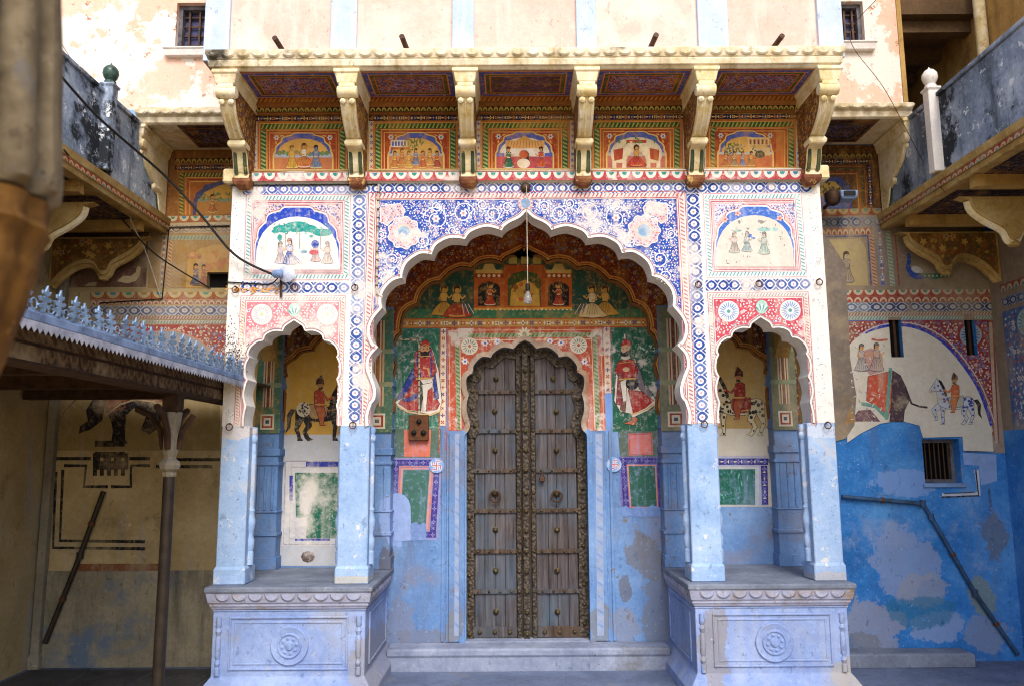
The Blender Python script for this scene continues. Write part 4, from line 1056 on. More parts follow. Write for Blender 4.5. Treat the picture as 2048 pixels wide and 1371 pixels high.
for mx, my in ((808, 466), (1288, 462)):        # pink medallions with a round boss
    s = 1 if mx < 1050 else -1
    lob = [(mx+(31+2.2*math.cos(9*6.2832*k/60))*math.cos(6.2832*k/60), my+(31+2.2*math.cos(9*6.2832*k/60))*math.sin(6.2832*k/60)) for k in range(60)]
    crn = [(mx-s*46, my-54), (mx-s*8, my-58), (mx+s*2, my-46), (mx-s*2, my-30), (mx-s*20, my-28), (mx-s*34, my-14), (mx-s*47, my-22)]
    for q in (crn, lob): P.poly(q, 'cdb6bc'); P.up(); P.stroke(q+[q[0]], 2, 'e0dce2')
    for q, ex in ((crn, ()), (lob, [(mx, my, 19)])): floral(P, q, 6, ['b85a66', 'c87a7e', 'e2d8d8', 'e0d0cc', '5a6cb0'], ('e0d6da',), 1, ex, .12, 3, margin=.3)
    P.up(2); P.disc(mx, my, 17, 'cfc2b4', 20); P.up(); P.disc(mx, my, 13, '9bb4cc', 20); P.up(); P.disc(mx-2, my+2, 8, '6f9ac4', 14); P.up(-4)
P.disc(1051, 407, 15, 'd9c0bc', 18); P.up(); P.disc(1051, 407, 10, '7fa2cc', 16); P.up()
for k in range(10): P.leaf(1051+13*math.cos(.628*k), 407+13*math.sin(.628*k), .628*k, 6, 4, 'c98a86')
P.done()
# arch edge lines
for O, w_ in ((MAIN, .026), (SMALL[::-1], .017), (SMALLR[::-1], .017)):
    P = Paint('arch_lining', porch, 'paint_light', -.014); P.stroke([PX(x, -.014, z) for x, z in offset(O, w_)], 1.5, '9a6a74'); P.done()
# upper picture panels
for s in (-1, 1):
    nm = 'garden_painting' if s < 0 else 'worn_painting'
    P = Paint(nm, porch, 'paint' if s < 0 else 'paint_light', 0)
    q = [(491, 388), (703, 388), (700, 562), (486, 562)] if s < 0 else [(1404, 386), (1604, 384), (1616, 556), (1412, 557)]
    P.poly(q, 'd9d6da'); P.up(); outline(P, inset(q, 2), 1.6, 'c58088'); frame(P, inset(q, 4), 9, rope, cell=7, bg='d5dcdc', fg='4f9a9c'); P.up(6)
    outline(P, inset(q, 14), 1.5, 'c06a74'); outline(P, inset(q, 17.5), 2.2, 'b5606a')
    qi = inset(q, 20); P.poly(qi, 'd2a3a4'); P.up()
    x0, y0, x1, y1 = (qi[0][0]+qi[3][0])/2+3, qi[0][1]+4, (qi[1][0]+qi[2][0])/2-3, qi[2][1]-2
    corner = [(x0-2, y0-2), (x0+.36*(x1-x0), y0-2), (x0+.3*(x1-x0), y0+10), (x0+12, y0+22), (x0-2, y0+50)]
    for cr in (corner, [(x0+x1-a, b) for a, b in corner]):
        P.poly(cr, 'c8c4d4' if s > 0 else 'd8c4c8'); P.up(); floral(P, cr, 5.5, ['7a4a5c', '3d58a8', 'b0505c'], ('2f4aa0',), 1, (), .1, 4, margin=.2); P.up(-1)
    P.up(3)
    ar = cusparch(x0, y0+4, x1, y1); arw = cusparch(x0-3, y0, x1+3, y1)
    P.poly(arw, 'e2ded8'); P.up(); P.stroke(arw, 1.4, 'a8505c'); P.up(); P.poly(ar, '2146b8' if s < 0 else '3a68be'); P.up()
    W_, H_ = x1-x0, y1-y0
    arc_in = [(x0+W_*(.5-.5*math.cos(math.pi*k/16))*1.0, y0+H_*(.95-.78*abs(math.sin(math.pi*k/16))**.7)) for k in range(17)]
    P.poly([(x0+1, y1)]+arc_in[0:]+[(x1-1, y1)], 'dcdedd' if s < 0 else 'c9c5bc'); P.up()
    if s < 0:
        for cx, cy, rx, ry in ((.33, .36, .12, .06), (.50, .33, .16, .085), (.64, .36, .1, .06), (.80, .42, .12, .06), (.24, .40, .05, .03)):
            P.disc(x0+W_*cx, y0+H_*cy, W_*rx, '2f9a92', 14, H_*ry)
        P.up()
        for k in range(40): P.leaf(x0+W_*random.uniform(.22, .88), y0+H_*random.uniform(.28, .44), random.uniform(0, 6), 6, 2.5, random.choice(('5fb8aa', '1f7f80', '3fa69a')))
        P.up()
        for cx in (.36, .53, .78): P.stroke([(x0+W_*cx, y0+H_*.42), (x0+W_*(cx-.005), y0+H_*.68)], 1.6, '9a948c')
        P.disc(x0+W_*.29, y0+H_*.50, 5, '3a9c98', 8, 7); P.disc(x0+W_*.67, y0+H_*.48, 5, '48a09a', 7, 3)
        figure(P, x0+W_*.41, y1-10, 52, -1, 'c2c6d8', 'd0b8a8', '3b53a4', 'b0707a')
        figure(P, x0+W_*.30, y1-12, 44, 1, 'cdbfc4', 'd0b8a8', 'a8b4c4', 'a8a0a0'); figure(P, x0+W_*.72, y1-16, 38, -1, 'd8c0bc', 'd0b8a8', 'c08c90', 'b0707a'); figure(P, x0+W_*.86, y1-12, 44, -1, 'd8ccc4', 'd0b8a8', 'b8b0b0', 'a8a0a0')
        P.up(5)
        for k in range(7): P.stroke([(x0+W_*.40+k*1.5-4, y1-34), (x0+W_*.33+k*6.5, y1-12)], 1.3, '3048a0')
        P.disc(x0+W_*.715, y0+H_*.60, 8, '2c50b0', 10); P.disc(x0+W_*.70, y0+H_*.73, 10, 'c05a66', 9, 5); P.disc(x0+W_*.58, y0+H_*.72, 7, '5fa0b0', 8, 3)
    else:
        for cx, cy, rx, ry, c in ((.27, .42, .06, .025, '9ab0aa'), (.62, .40, .09, .035, '8fb8b4'), (.75, .40, .05, .03, '90c0bc'), (.43, .50, .04, .03, '4a72b8'), (.48, .54, .03, .02, '5a80c0'), (.2, .56, .012, .06, 'c09090'), (.25, .58, .03, .05, 'a8bcb4'), (.38, .6, .03, .04, '9ab4b8'), (.6, .6, .04, .05, 'a8c4c0'), (.58, .28, .04, .03, '8a8478'), (.30, .28, .02, .03, '7a7a78')):
            P.disc(x0+W_*cx, y0+H_*cy, W_*rx, c, 9, H_*ry)
        P.up()
        for k in range(60): P.leaf(x0+W_*random.uniform(.1, .9), y0+H_*random.uniform(.25, .95), random.uniform(0, 6), random.uniform(2, 8), 1.5, random.choice(('7c7870', '60605e', 'a8988c', 'ddd8d0')))
        P.up(); figure(P, x0+W_*.24, y0+H_*.78, 42, 1, 'b8b0a8', 'b8a898', '9aa8a0', '9a8a80'); figure(P, x0+W_*.40, y0+H_*.76, 40, 1, '9fb0b4', 'b8a898', 'a8a098', '8a8a88'); figure(P, x0+W_*.62, y0+H_*.80, 44, -1, 'a8bcb4', 'b8a898', 'b0a8a0', '8a8a88'); P.up(6)
        for px, py in ((x0+W_*.12, y0+H_*.24), (x0+W_*.28, y0+H_*.14), (x0+W_*.82, y0+H_*.22)): P.flower(px, py, 7, 'd8b0a8', 'c86a50', 5)
    P.done()
# pink arch spandrels
for s, SM, q in ((-1, SMLpx, [(480, 590), (693, 590), (685, 849), (466, 849)]), (1, SMRpx, [(1413, 584), (1618, 582), (1635, 849), (1427, 849)])):
    P = Paint('rosette_spandrel', porch, 'paint' if s > 0 else 'paint_old', 0)
    full = q[:2]+[q[2]]+SM[::-1]+[q[3]]
    tl, tr, br, bl = q
    cc_ = (sum(p[0] for p in SM)/len(SM), 790)
    radial(P, SM, [bl, tl, tr, br], cc_, 'd9d2d4'); P.up()
    for d, w_, fn in ((2, 1.5, 'b8606a'), (11.5, 1.5, 'b8606a')):
        P.stroke([(bl[0]+d, bl[1]), (tl[0]+d, tl[1]+d), (tr[0]-d, tr[1]+d), (br[0]-d, br[1])], w_, fn)
    rope(P, (tl[0]+4, tl[1]+7), (tr[0]-4, tr[1]+7), 6.5, 6, bg='d8d6d4', fg='a09a92'); P.up(3)
    rope(P, (tl[0]+7, tl[1]+12), (bl[0]+7, bl[1]), 6.5, 6, bg='ddd2c4' if s < 0 else 'd8d6d4', fg='bb8a66' if s < 0 else 'a09a92'); rope(P, (tr[0]-7, tr[1]+12), (br[0]-7, br[1]), 6.5, 6, bg='ddd2c8', fg='b86a66'); P.up(3)
    d = 14.5
    ins = [(tl[0]+d, tl[1]+d), (tr[0]-d, tr[1]+d), (br[0]-d, br[1])]+[p for p in SM[::-1] if True]+[(bl[0]+d, bl[1])]
    radial(P, SM, [(bl[0]+d, bl[1]), (tl[0]+d, tl[1]+d), (tr[0]-d, tr[1]+d), (br[0]-d, br[1])], cc_, 'c2485c' if s > 0 else 'cc7a86'); P.up()
    cx = PX(sc_*(1 if s < 0 else -1), 0, 2.6)[0]
    R1 = (tl[0]+44, tl[1]+39, 24); R2 = (tr[0]-38, tr[1]+39, 24); L1 = (cx+1, tl[1]+30, 15)
    floral(P, ins, 6.8, ['e2d8dc', 'dcd0d4', 'd8dce4', 'e6dcd6'], ('c9d4e0', '9ab4d0', 'e0d4d8'), 1.0, [R1, R2, L1], .16, 8)
    P.up(2)
    for R in (R1, R2): rosette_p(P, *R[:2], R[2]-3, 'd8dde2' if s > 0 else 'dddcd8', '6a92c4' if s > 0 else 'b8bcc4', 'b9c89a' if s < 0 else '5a9a94', 20)
    x, y, r = L1
    P.disc(x, y, r-3, 'a8cfc8', 14, r-1); P.up()
    for k in range(-3, 4): P.leaf(x+k*3, y-abs(k)*-1.2, 1.57+k*.25, 15, 3, '4f9a94' if k % 2 else 'd5e2de')
    P.done()
# sprigs, soot and rust on the outer white strips
P = Paint('painted_sprigs', porch, 'paint_light', 0)
for (xa, ya, xb, yb, wd) in ((474, 390, 463, 840, 16), (1622, 385, 1644, 845, 18)):
    for k in range(70):
        t = random.random(); x = xa+(xb-xa)*t+random.uniform(-wd/2, wd/2); y = ya+(yb-ya)*t
        P.leaf(x, y, random.uniform(0, 6), random.uniform(2, 5), 1.6, random.choice(('8a98c4', 'a8b0c8', '7a86b4')))
tag(P.done(), kind='stuff')
P = Paint('soot_stain', porch, 'paint_light', 0); P.up(14)
for k in range(620):
    y = 760-abs(random.gauss(0, 42)); x = 466+random.gauss(0, 13)+(760-y)*.0
    if 447 < x < 505 and y > 600 and not (x > 500 and y > 700): P.leaf(x, y, random.uniform(0, 6), random.uniform(1.5, 5), random.uniform(1, 2.6), random.choice(('2a2622', '3a342e', '55493c', '6b5a48')))
for k in range(90): P.leaf(random.uniform(452, 560), 579+random.gauss(0, 4), random.uniform(-.3, .3), random.uniform(3, 10), random.uniform(1, 3), random.choice(('c98a3c', 'b8742c', 'd8a860')))
tag(P.done(), kind='stuff')

# ---------------------------------------------------------------- pictures under the balcony
ORG, GRN, YEL = 'a8501e', '2f5a30', 'c0843a'
bays = [(519, 693, 545, 668), (748, 914, 774, 890), (963, 1138, 989, 1109), (1186, 1362, 1211, 1334), (1419, 1590, 1433, 1548)]
lefts = [(505, 712), (738, 922), (952, 1150), (1175, 1376), (1402, 1602)]
for i, (a, b, c, d) in enumerate(bays):
    P = Paint('bay_painting', bal, 'paint_warm', .02)
    x0, x1 = lefts[i]; yo = -i*1.0
    P.rect(x0, 232+yo, x1, 342+yo, 'b06a2a'); P.up()
    flowers(P, (x0, 238+yo), (x1, 237+yo), 11, 12, '2a2030', ('c8762a', '3a4a9a', 'd0b070'))
    for xx in (x0+5, x1-5): flowers(P, (xx, 244+yo), (xx, 341+yo), 10, 12, 'c9c0b0', ('3a4a9a', 'c87a3a', '3a4a9a'))
    P.up(3)
    tl = (a-4, 246+yo)
    q = [(a-2, 246+yo), (b+2, 245+yo), (b+2, 342+yo), (a-2, 342+yo)]
    P.poly(q, 'b8602a'); P.up(); outline(P, inset(q, 2), 1.5, 'd8a050')
    rope(P, (a+3, 254+yo), (b-3, 253+yo), 11, 8, bg='2f4a26', fg='9aa84a')
    P.up(2); rope(P, (a+8, 261+yo), (a+8, 341+yo), 11, 8, bg='2f5a34', fg='9aa860'); rope(P, (b-8, 261+yo), (b-8, 341+yo), 11, 8, bg='2f5a34', fg='9aa860'); P.up(3)
    for k, cc in ((15, 'd8a050'), (18, '8a2a1a'), (21, 'd8a860')): P.stroke([(a+k, 342+yo), (a+k, 246+k+yo), (b-k, 246+k+yo), (b-k, 342+yo)], 1.7, cc)
    P.up()
    P.rect(c-4, 268+yo, d+4, 342+yo, 'a03a1e'); P.up()
    for sx in (-1, 1):
        fx = c+8 if sx < 0 else d-8
        P.flower(fx, 276+yo, 6, 'ccc4b8', '3a4a9a', 6); P.leaf(fx-sx*12, 273+yo, 0, 12, 4, 'd0a05a'); P.leaf(fx, 288+yo, 1.4, 12, 4, 'd0a05a')
    P.up(2)
    ar0 = cusparch(c, 265+yo, d, 342+yo); P.poly(ar0, 'd8b060'); P.up(); P.stroke(ar0, 1.4, '8a2a1a')
    ar = cusparch(c+4, 268+yo, d-4, 342+yo); P.poly(ar, '4a58a0'); P.up(); W_ = d-c
    P.poly([(c+6, 318+yo)]+[(c+W_/2-(W_/2-9)*math.cos(math.pi*k/12), 318+yo-40*math.sin(math.pi*k/12)**.8) for k in range(13)]+[(d-6, 318+yo)], ('cfa050', 'd0a455', 'd6cdb8', 'cfc0a0', 'd0a455')[i]); P.up()
    P.rect(c+4, 314+yo, d-4, 342+yo, ('b06a44', 'b5754a', 'a8404a', 'b0625a', 'b5643c')[i]); P.rect(c+4, 309+yo, d-4, 316+yo, ('9aa6b8', 'a8a8a8', '4a5aa8', 'b0a8a0', 'a8b0b0')[i]); P.up()
    m_ = (c+d)/2; y = 340+yo
    if i == 0:
        for k in range(12): P.disc(c+14+k*(W_-28)/11, 310+yo-random.uniform(0, 5), 5, '5a7a4a', 7)
        P.up(); figure(P, m_-22, y-2, 46, 1, 'c89a3a', halo='d8b868'); figure(P, m_+2, y-4, 48, 1, 'b0562a', trim='d0c8b8', halo='c07a3a', seated=True); figure(P, m_+26, y-2, 46, -1, '6a7a9a', skin='5a6a9a', halo='d8b868')
    elif i == 1:
        P.rect(c+8, 282+yo, c+40, 296+yo, 'd8d0c8'); P.up()
        for k in range(5): P.rect(c+10+k*6, 285+yo, c+14+k*6, 294+yo, '3a5a9a')
        P.rect(c+8, 297+yo, c+46, 301+yo, 'b0502a')
        for k in range(26): P.leaf(m_-4+random.gauss(0, 10), 290+yo+random.gauss(0, 6), random.uniform(0, 6), 10, 2.5, random.choice(('4a6a3a', '5f7f4a')))
        for k, cc in enumerate(('c07a3a', 'b86a3a', 'c89a4a', '6a7aa0', 'b05030', 'c8904a', 'a8503a')): figure(P, c+16+k*(W_-32)/6, y-2-(k % 2)*5, 34, 1 if k < 4 else -1, cc, halo='d0b060' if k in (2, 4) else None)
    elif i == 2:
        P.rect(m_-40, 300+yo, m_+40, 316+yo, 'd6ccc0'); P.rect(m_-38, 284+yo, m_+40, 300+yo, 'd0a060'); P.up()
        for k in range(12): P.stroke([(m_-36+k*6.6, 299+yo), (m_-30+k*5.6, 285+yo)], 1.2, 'b0602a')
        P.poly([(m_-16, 284+yo), (m_, 274+yo), (m_+16, 284+yo)], 'c8944a'); P.disc(m_, 316+yo, 10, '2a2a30', 12, 13); P.up()
        P.disc(m_-2, 312+yo, 9, 'b04a2a', 10); P.disc(m_-2, 330+yo, 13, 'd8ccb8', 12, 10); P.up()
        figure(P, m_-32, y-1, 42, 1, '2f6a50', trim='d8d0c0'); figure(P, m_+33, y-1, 42, -1, 'b8402a', trim='3a4a9a')
    elif i == 3:
        for sx in (-1, 1):
            P.disc(m_+sx*34, 316+yo, 17, 'd8c4a0', 14, 14); P.disc(m_+sx*20, 306+yo, 9, 'dccaa8', 12, 10); P.stroke([(m_+sx*14, 308+yo), (m_+sx*9, 298+yo), (m_+sx*11, 286+yo)], 5, 'dccaa8')
            for lx in (24, 44): P.stroke([(m_+sx*lx, 324+yo), (m_+sx*lx, 341+yo)], 8, 'd8c4a0')
            P.up(); P.poly([(m_+sx*26, 300+yo), (m_+sx*46, 304+yo), (m_+sx*44, 326+yo), (m_+sx*28, 322+yo)], 'a04028'); P.up(-1)
        P.rect(m_-20, 284+yo, m_+20, 290+yo, 'b0382a'); P.up(2); figure(P, m_, y-4, 42, 1, 'b0382a', trim='c8904a', halo='3a4040', seated=True)
        for k in range(20): P.leaf(m_+random.uniform(-38, 38), 286+yo+random.uniform(-8, 4), random.uniform(0, 6), 7, 2.5, '4a7a4a')
    else:
        P.rect(m_+4, 280+yo, d-10, 296+yo, 'd8b880'); P.rect(m_+8, 300+yo, d-8, 316+yo, 'c8a878'); P.up()
        for k in range(5): P.rect(m_+8+k*8, 284+yo, m_+12+k*8, 294+yo, '8a4a2a')
        P.disc((m_+d)/2, 314+yo, 10, '4a4a38', 10, 8)
        for k in range(50): P.leaf(c+16+abs(random.gauss(0, 22)), 306+yo+random.gauss(0, 8), random.uniform(0, 6), 9, 2.5, random.choice(('4a6a3a', '3f5a48', '6a7a9a')))
        P.up(); 
        for k, cc in enumerate(('b06a3a', '9a8a6a', '6a7aa0', 'c08a4a')): figure(P, c+18+k*17, y-2, 30, 1, cc)
    P.up(10); P.stroke([(x0, 341.5+yo), (x1, 341+yo)], 3, 'c8a870'); P.done()
    # ogee band painting
    O = Paint('ogee_painting', bal, 'paint_warm', -.034)
    arcs(O, (x0+2, 220+yo), (x1-2, 219+yo), 9, 11, '1c1a18', 'b8a04a', '2f5a34'); O.done()
    O = Paint('ogee_painting', bal, 'paint_warm', -.0605); zz = PX(0, -.0605, zc-.026)[1]+yo+2
    rope(O, (x0+4, zz), (x1-4, zz-1), 9, 9, bg='8a4a22', fg='c08a44'); O.done()
# soffit trays
for i, (a, b) in enumerate(SOF):
    S_ = Paint('soffit_painting', bal, 'paint_warm', mp=lambda x, y: Vector((x, y, zc-.003)), nrm=(0, 0, -1))
    y0, y1 = -.488, -.062
    S_.rect(a, y0, b, y1, 'a8502c'); S_.up()
    def ring_(d, c): 
        S_.rect(a+d, y0+d*.8, b-d, y1-d*.8, c); S_.up()
    ring_(.012, 'd89a54'); ring_(.022, '4a54a4')
    bl = ['7a88d0', '9a7aaa', 'c8c0d0', 'b04a3a']
    for k in range(240):
        x, y = random.uniform(a+.03, b-.03), random.uniform(y0+.025, y1-.025); S_.leaf(x, y, random.uniform(0, 6), .020, .008, random.choice(bl))
    S_.up(); ring_(.060, 'd89a54'); ring_(.070, '8a2e20'); ring_(.078, '3f5f34'); ring_(.098, 'c8743c'); ring_(.108, '5c3c50')
    if i != 2:
        floral(S_, [(a+.11, y0+.09), (b-.11, y0+.09), (b-.11, y1-.09), (a+.11, y1-.09)], .017, ['c04a38', '6a7ad0', 'd09a5a', '8a98d8', 'b03a2c'], ('8a98e0', 'c87a3a'), 1.1, (), .3, 11+i, margin=.2)
    else:
        for ix in range(3):
            for iy in range(2):
                x = a+.15+(b-a-.30)*ix/2; y = y0+.13+.09*iy
                S_.disc(x, y, .04, '6a3a24', 10, .03); S_.up(); S_.flower(x, y, .035, '2a4a34', '8a3a24', 4, .785); S_.up(-1)
    S_.done()
# bracket sides facing the bays: gold leaf scroll
for i, x in enumerate(BRX):
    for s in (-1, 1):
        if (i == 0 and s < 0) or (i == 5 and s > 0): continue
        xs_ = x+s*.0592
        Q = Paint('bracket_painting', bal, 'paint_warm', mp=lambda u, v, xs_=xs_: Vector((xs_, u, v)), nrm=(s, 0, 0))
        pl = [(y, z) for y, z in bp_]
        Q.poly([(y*.97-.005, zc-.02+(z-zc)*.96) for y, z in bp_], '7a4a22'); Q.up()
        floral(Q, [(y*.94-.008, zc-.03+(z-zc)*.93) for y, z in bp_], .030, ['b88a3c', '2f4a34', '8a3a20', 'c9a050', '3a4478'], ('c0a060',), 1.1, (), .12, 20+i, margin=.35); Q.done()
# ---------------------------------------------------------------- inside the porch: inner arch band
INpx = [PX(x, YI, z) for x, z in INNER]
P = Paint('inner_arch_painting', dw, 'paint_warm', YI)
bnd = [(752, 866), (752, 430), (1352, 430), (1352, 866)]
bnd = [(756, 868), (762, 440), (1344, 438), (1350, 868)]
radial(P, INpx, bnd, (1053, 720), '6e2a1a'); P.up()
fpoly = [bnd[0], bnd[1], bnd[2], bnd[3]]+[PX(x, YI, z) for x, z in offset(INNER, .06)][::-1]
floral(P, fpoly, 7.5, ['b0642c', '8a3a1e', 'c08a4a', '7a7a8a', '4a5468', 'a85a30'], ('b89a7a', '5a6a94', 'b0783c'), 1.05, (), .2, 31)
P.up(2)
for d, w_, c in ((.006, .010, '2a1a14'), (.016, .010, 'c08a3a'), (.026, .009, 'a03a20'), (.036, .010, 'c8944a'), (.046, .005, '7a2a1a')):
    P.stroke([PX(x, YI, z) for x, z in offset(INNER, d)], w_*1600/6.8*1.05, c)
P.stroke([(770, 690), (800, 610), (850, 550), (930, 500), (1052, 472), (1175, 498), (1255, 548), (1305, 608), (1336, 690)], 2.5, '8a2a1a')
P.done()
# ---------------------------------------------------------------- door wall painting
P = Paint('tympanum_painting', dw, 'paint_warm', YB)
INb = [PX(x, YB, z) for x, z in offset(INNER, .07)]
top = [p for p in INb if p[1] < 641]
P.poly([(top[0][0], 640)]+top+[(top[-1][0], 640)], '20453a'); P.up()
P.poly([(800, 640), (806, 618), (1298, 618), (1305, 640)], '2f6a4c')
flowers(P, (797, 647), (1312, 645), 15, 17, 'b08a50', ('3a4a80', 'b04a2a', 'd8ccb4'), 'd8ccb0'); P.up(3)
P.stroke([(797, 638.5), (1312, 636.5)], 2.2, 'b0521e'); P.stroke([(797, 655.5), (1312, 653.5)], 2.2, 'a8451c')
# shrine
P.rect(948, 540, 1144, 616, 'a8501e'); P.up()
P.rect(1008, 530, 1090, 620, 'a04a1c'); P.rect(948, 548, 1144, 556, '8a2a18'); P.up()
for x0, x1 in ((956, 1000), (1096, 1138)):
    P.poly([(x0, 612), (x0, 575), (x0+6, 568), (x0+22, 563), (x1-6, 568), (x1, 575), (x1, 612)], '17161c')
    P.rect(x0-4, 540, x1+4, 547, 'c8a860'); P.poly([(x0+8, 540), (x0+14, 528), (x1-14, 528), (x1-8, 540)], 'b8a060')
    for k in range(5): P.disc(x0+2+k*10, 552, 3.5, 'd8c8a0', 6)
P.poly([(1016, 612), (1016, 560), (1024, 548), (1049, 541), (1074, 548), (1082, 560), (1082, 612)], '3a4a24'); P.up()
P.poly([(1020, 612), (1022, 580), (1034, 566), (1049, 560), (1064, 566), (1078, 580), (1080, 612)], 'b8903a')
for k in range(26): P.disc(random.uniform(1024, 1076), random.uniform(568, 604), random.uniform(2, 6), random.choice(('b85a2a', 'c8983a', '8a4a20', 'c8a050', 'a8682a')), 7)
for k in range(3): P.rect(1018+k*24, 514, 1034+k*24, 528, 'a89a50')
P.stroke([(948, 618), (1144, 617)], 4, 'c8903a')
for k in range(24): P.disc(951+k*8.3, 619, 2.4, 'ddd0b0', 6)
P.up(); figure(P, 980, 611, 44, 1, 'a83a20', halo='a8b070', trim='d8c8b0'); figure(P, 1117, 611, 44, -1, 'a8402a', halo='c0a060', trim='d8c8b0'); P.up(2)
P.done()
for x, d in ((902, 1), (1196, -1)):
    P = Paint('seated_pair_painting', dw, 'paint_warm', YB); P.up(6)
    figure(P, x-14*d, 630, 58, d, 'b88a3a', skin='c09040', trim='c8a050', halo='a89848', seated=True); P.up(4)
    figure(P, x+12*d, 634, 62, d, 'a03a24' if d > 0 else 'c8b080', skin='c89c50', trim='c8a050' if d > 0 else 'd0c0a0', halo='a89848', seated=True); P.up(4)
    for k in range(5): P.stroke([(x+(22+k*3)*d, 608), (x+(26+k*5)*d, 628)], 1.5, '3a4470' if k % 2 else 'c8c0b0')
    P.done()
# side panels with the two guards
P = Paint('guard_panel_painting', dw, 'paint_warm' if False else 'paint', YB)
P.poly([(776, 657), (882, 657), (880, 860), (768, 860)], '2a6a5a'); P.up()
for k in range(60): P.leaf(random.uniform(785, 876), random.uniform(665, 855), random.uniform(1.2, 1.9), random.uniform(8, 30), 3, random.choice(('3f8064', '2a5f4c', '5a9478', '28584a')))
flowers(P, (887, 656), (885, 850), 12, 14, 'd8c8b4', ('3a4a90', 'a83a2a', 'c87a3a')); P.up(2)
P.stroke([(880.5, 656), (878.5, 905)], 2, 'b0401e'); P.stroke([(893.5, 656), (892, 900)], 2, 'b0401e'); P.up(4)
RB, MAR = '2a3a8a', 'a0302c'
P.op([(790, 803), (805, 792), (830, 740), (838, 700), (850, 690), (866, 700), (878, 742), (884, 800), (880, 820), (860, 828), (832, 822), (800, 818)], 'd8d0c8'); P.up(2)
P.op([(797, 806), (815, 780), (832, 742), (840, 740), (842, 822), (815, 818)], MAR); P.op([(850, 770), (862, 768), (870, 790), (880, 806), (874, 818), (852, 822)], MAR); P.up(2)
P.op([(826, 735), (834, 745), (818, 778), (800, 798), (793, 797)], RB); P.op([(804, 792), (815, 796), (834, 784), (836, 794), (818, 803), (806, 800)], RB); P.op([(861, 718), (867, 720), (878, 796), (870, 798)], RB)
P.op([(830, 705), (838, 696), (862, 696), (868, 712), (874, 742), (862, 756), (838, 756), (828, 750)], 'a83a36'); P.op([(838, 756), (848, 770), (842, 822), (836, 800)], '3c4a46'); P.up(2)
P.op([(844, 768), (864, 764), (866, 772), (856, 780), (852, 822), (846, 822), (846, 790)], 'ddd6cc')
P.stroke([(838, 700), (834, 722), (842, 752)], 3, RB); P.stroke([(860, 700), (864, 722), (862, 754)], 3, RB); P.stroke([(846, 735), (856, 736), (860, 752)], 4, 'c8926a')
P.disc(849, 701, 8, 'ccc0a8', 9, 4); P.up(2); P.disc(850, 698, 9, 'c8966a', 12, 11); P.up(2); P.op([(841, 702), (846, 704), (850, 702), (855, 704), (859, 701), (857, 712), (850, 715), (843, 711)], '2c2a30'); P.op([(840, 696), (842, 684), (852, 679), (860, 686), (861, 695), (852, 690)], 'a8342a')
P.up(2); P.disc(847, 697, 1.3, '1a1010', 5); P.disc(855, 697, 1.3, '1a1010', 5); P.stroke([(846, 705), (850, 703), (855, 705)], 1.2, '1a1414'); P.stroke([(840, 694), (851, 688), (861, 693)], 1.6, 'c8a050'); P.stroke([(838, 712), (862, 712)], 1.5, 'c8a050'); P.stroke([(832, 757), (868, 755)], 3, 'c8a050'); P.stroke([(797, 812), (815, 822), (842, 827), (862, 829), (882, 820)], 3, 'd0b070'); P.done()
P = Paint('guard_panel_painting', dw, 'paint', YB)
P.poly([(1222, 652), (1345, 650), (1352, 860), (1226, 862)], '25604c'); P.up()
for k in range(60): P.leaf(random.uniform(1230, 1330), random.uniform(660, 845), random.uniform(1.2, 1.9), random.uniform(8, 30), 3, random.choice(('347558', '1f5546', '4a876c', '1d4a40')))
for k in range(16): P.leaf(random.uniform(1272, 1312), random.uniform(690, 704), random.uniform(0, 3), random.uniform(4, 9), 3, 'a8c0b4')
flowers(P, (1213, 652), (1216, 785), 12, 14, 'd8c8b4', ('3a4a90', 'a83a2a', 'c87a3a')); P.up(2)
P.stroke([(1206.5, 653), (1209, 790)], 2, 'b0401e'); P.stroke([(1220, 652), (1223, 785)], 2, 'b0401e'); P.up(4)
P.op([(1228, 800), (1232, 742), (1236, 722), (1270, 716), (1284, 760), (1308, 792), (1312, 808), (1296, 820), (1266, 834), (1260, 826), (1240, 822)], 'd8d0c8'); P.up(2)
P.op([(1232, 808), (1236, 745), (1246, 742), (1246, 810)], '8a4044'); P.op([(1256, 778), (1284, 782), (1308, 800), (1290, 815), (1266, 826)], 'a8322c'); P.op([(1246, 780), (1254, 780), (1250, 826), (1240, 818)], '7a5a50')
P.op([(1230, 742), (1236, 722), (1250, 718), (1268, 718), (1276, 740), (1272, 756), (1240, 758)], 'a8322e'); P.op([(1272, 725), (1280, 740), (1290, 772), (1306, 790), (1298, 796), (1278, 776), (1268, 750)], '7a7078'); P.up(2)
P.disc(1264, 766, 13, '22222a', 16); P.op([(1240, 762), (1252, 758), (1254, 800), (1246, 802)], 'ddd8cc'); P.disc(1252, 738, 7, 'ccb08a', 8, 5)
P.op([(1246, 846), (1262, 840), (1264, 834), (1272, 832), (1276, 838), (1268, 850), (1262, 848)], 'b86a4a'); P.up(2)
P.disc(1251, 714, 9, 'd8d0c0', 9, 5); P.disc(1251, 699, 9, 'ccaa8c', 12, 11); P.up(2)
P.op([(1240, 702), (1247, 706), (1252, 703), (1262, 698), (1262, 708), (1252, 713), (1243, 711)], '2c2a30'); P.op([(1241, 695), (1244, 684), (1251, 677), (1262, 684), (1262, 696), (1252, 689)], 'b0302c'); P.stroke([(1250, 679), (1249, 668)], 2.5, 'd8d0c8')
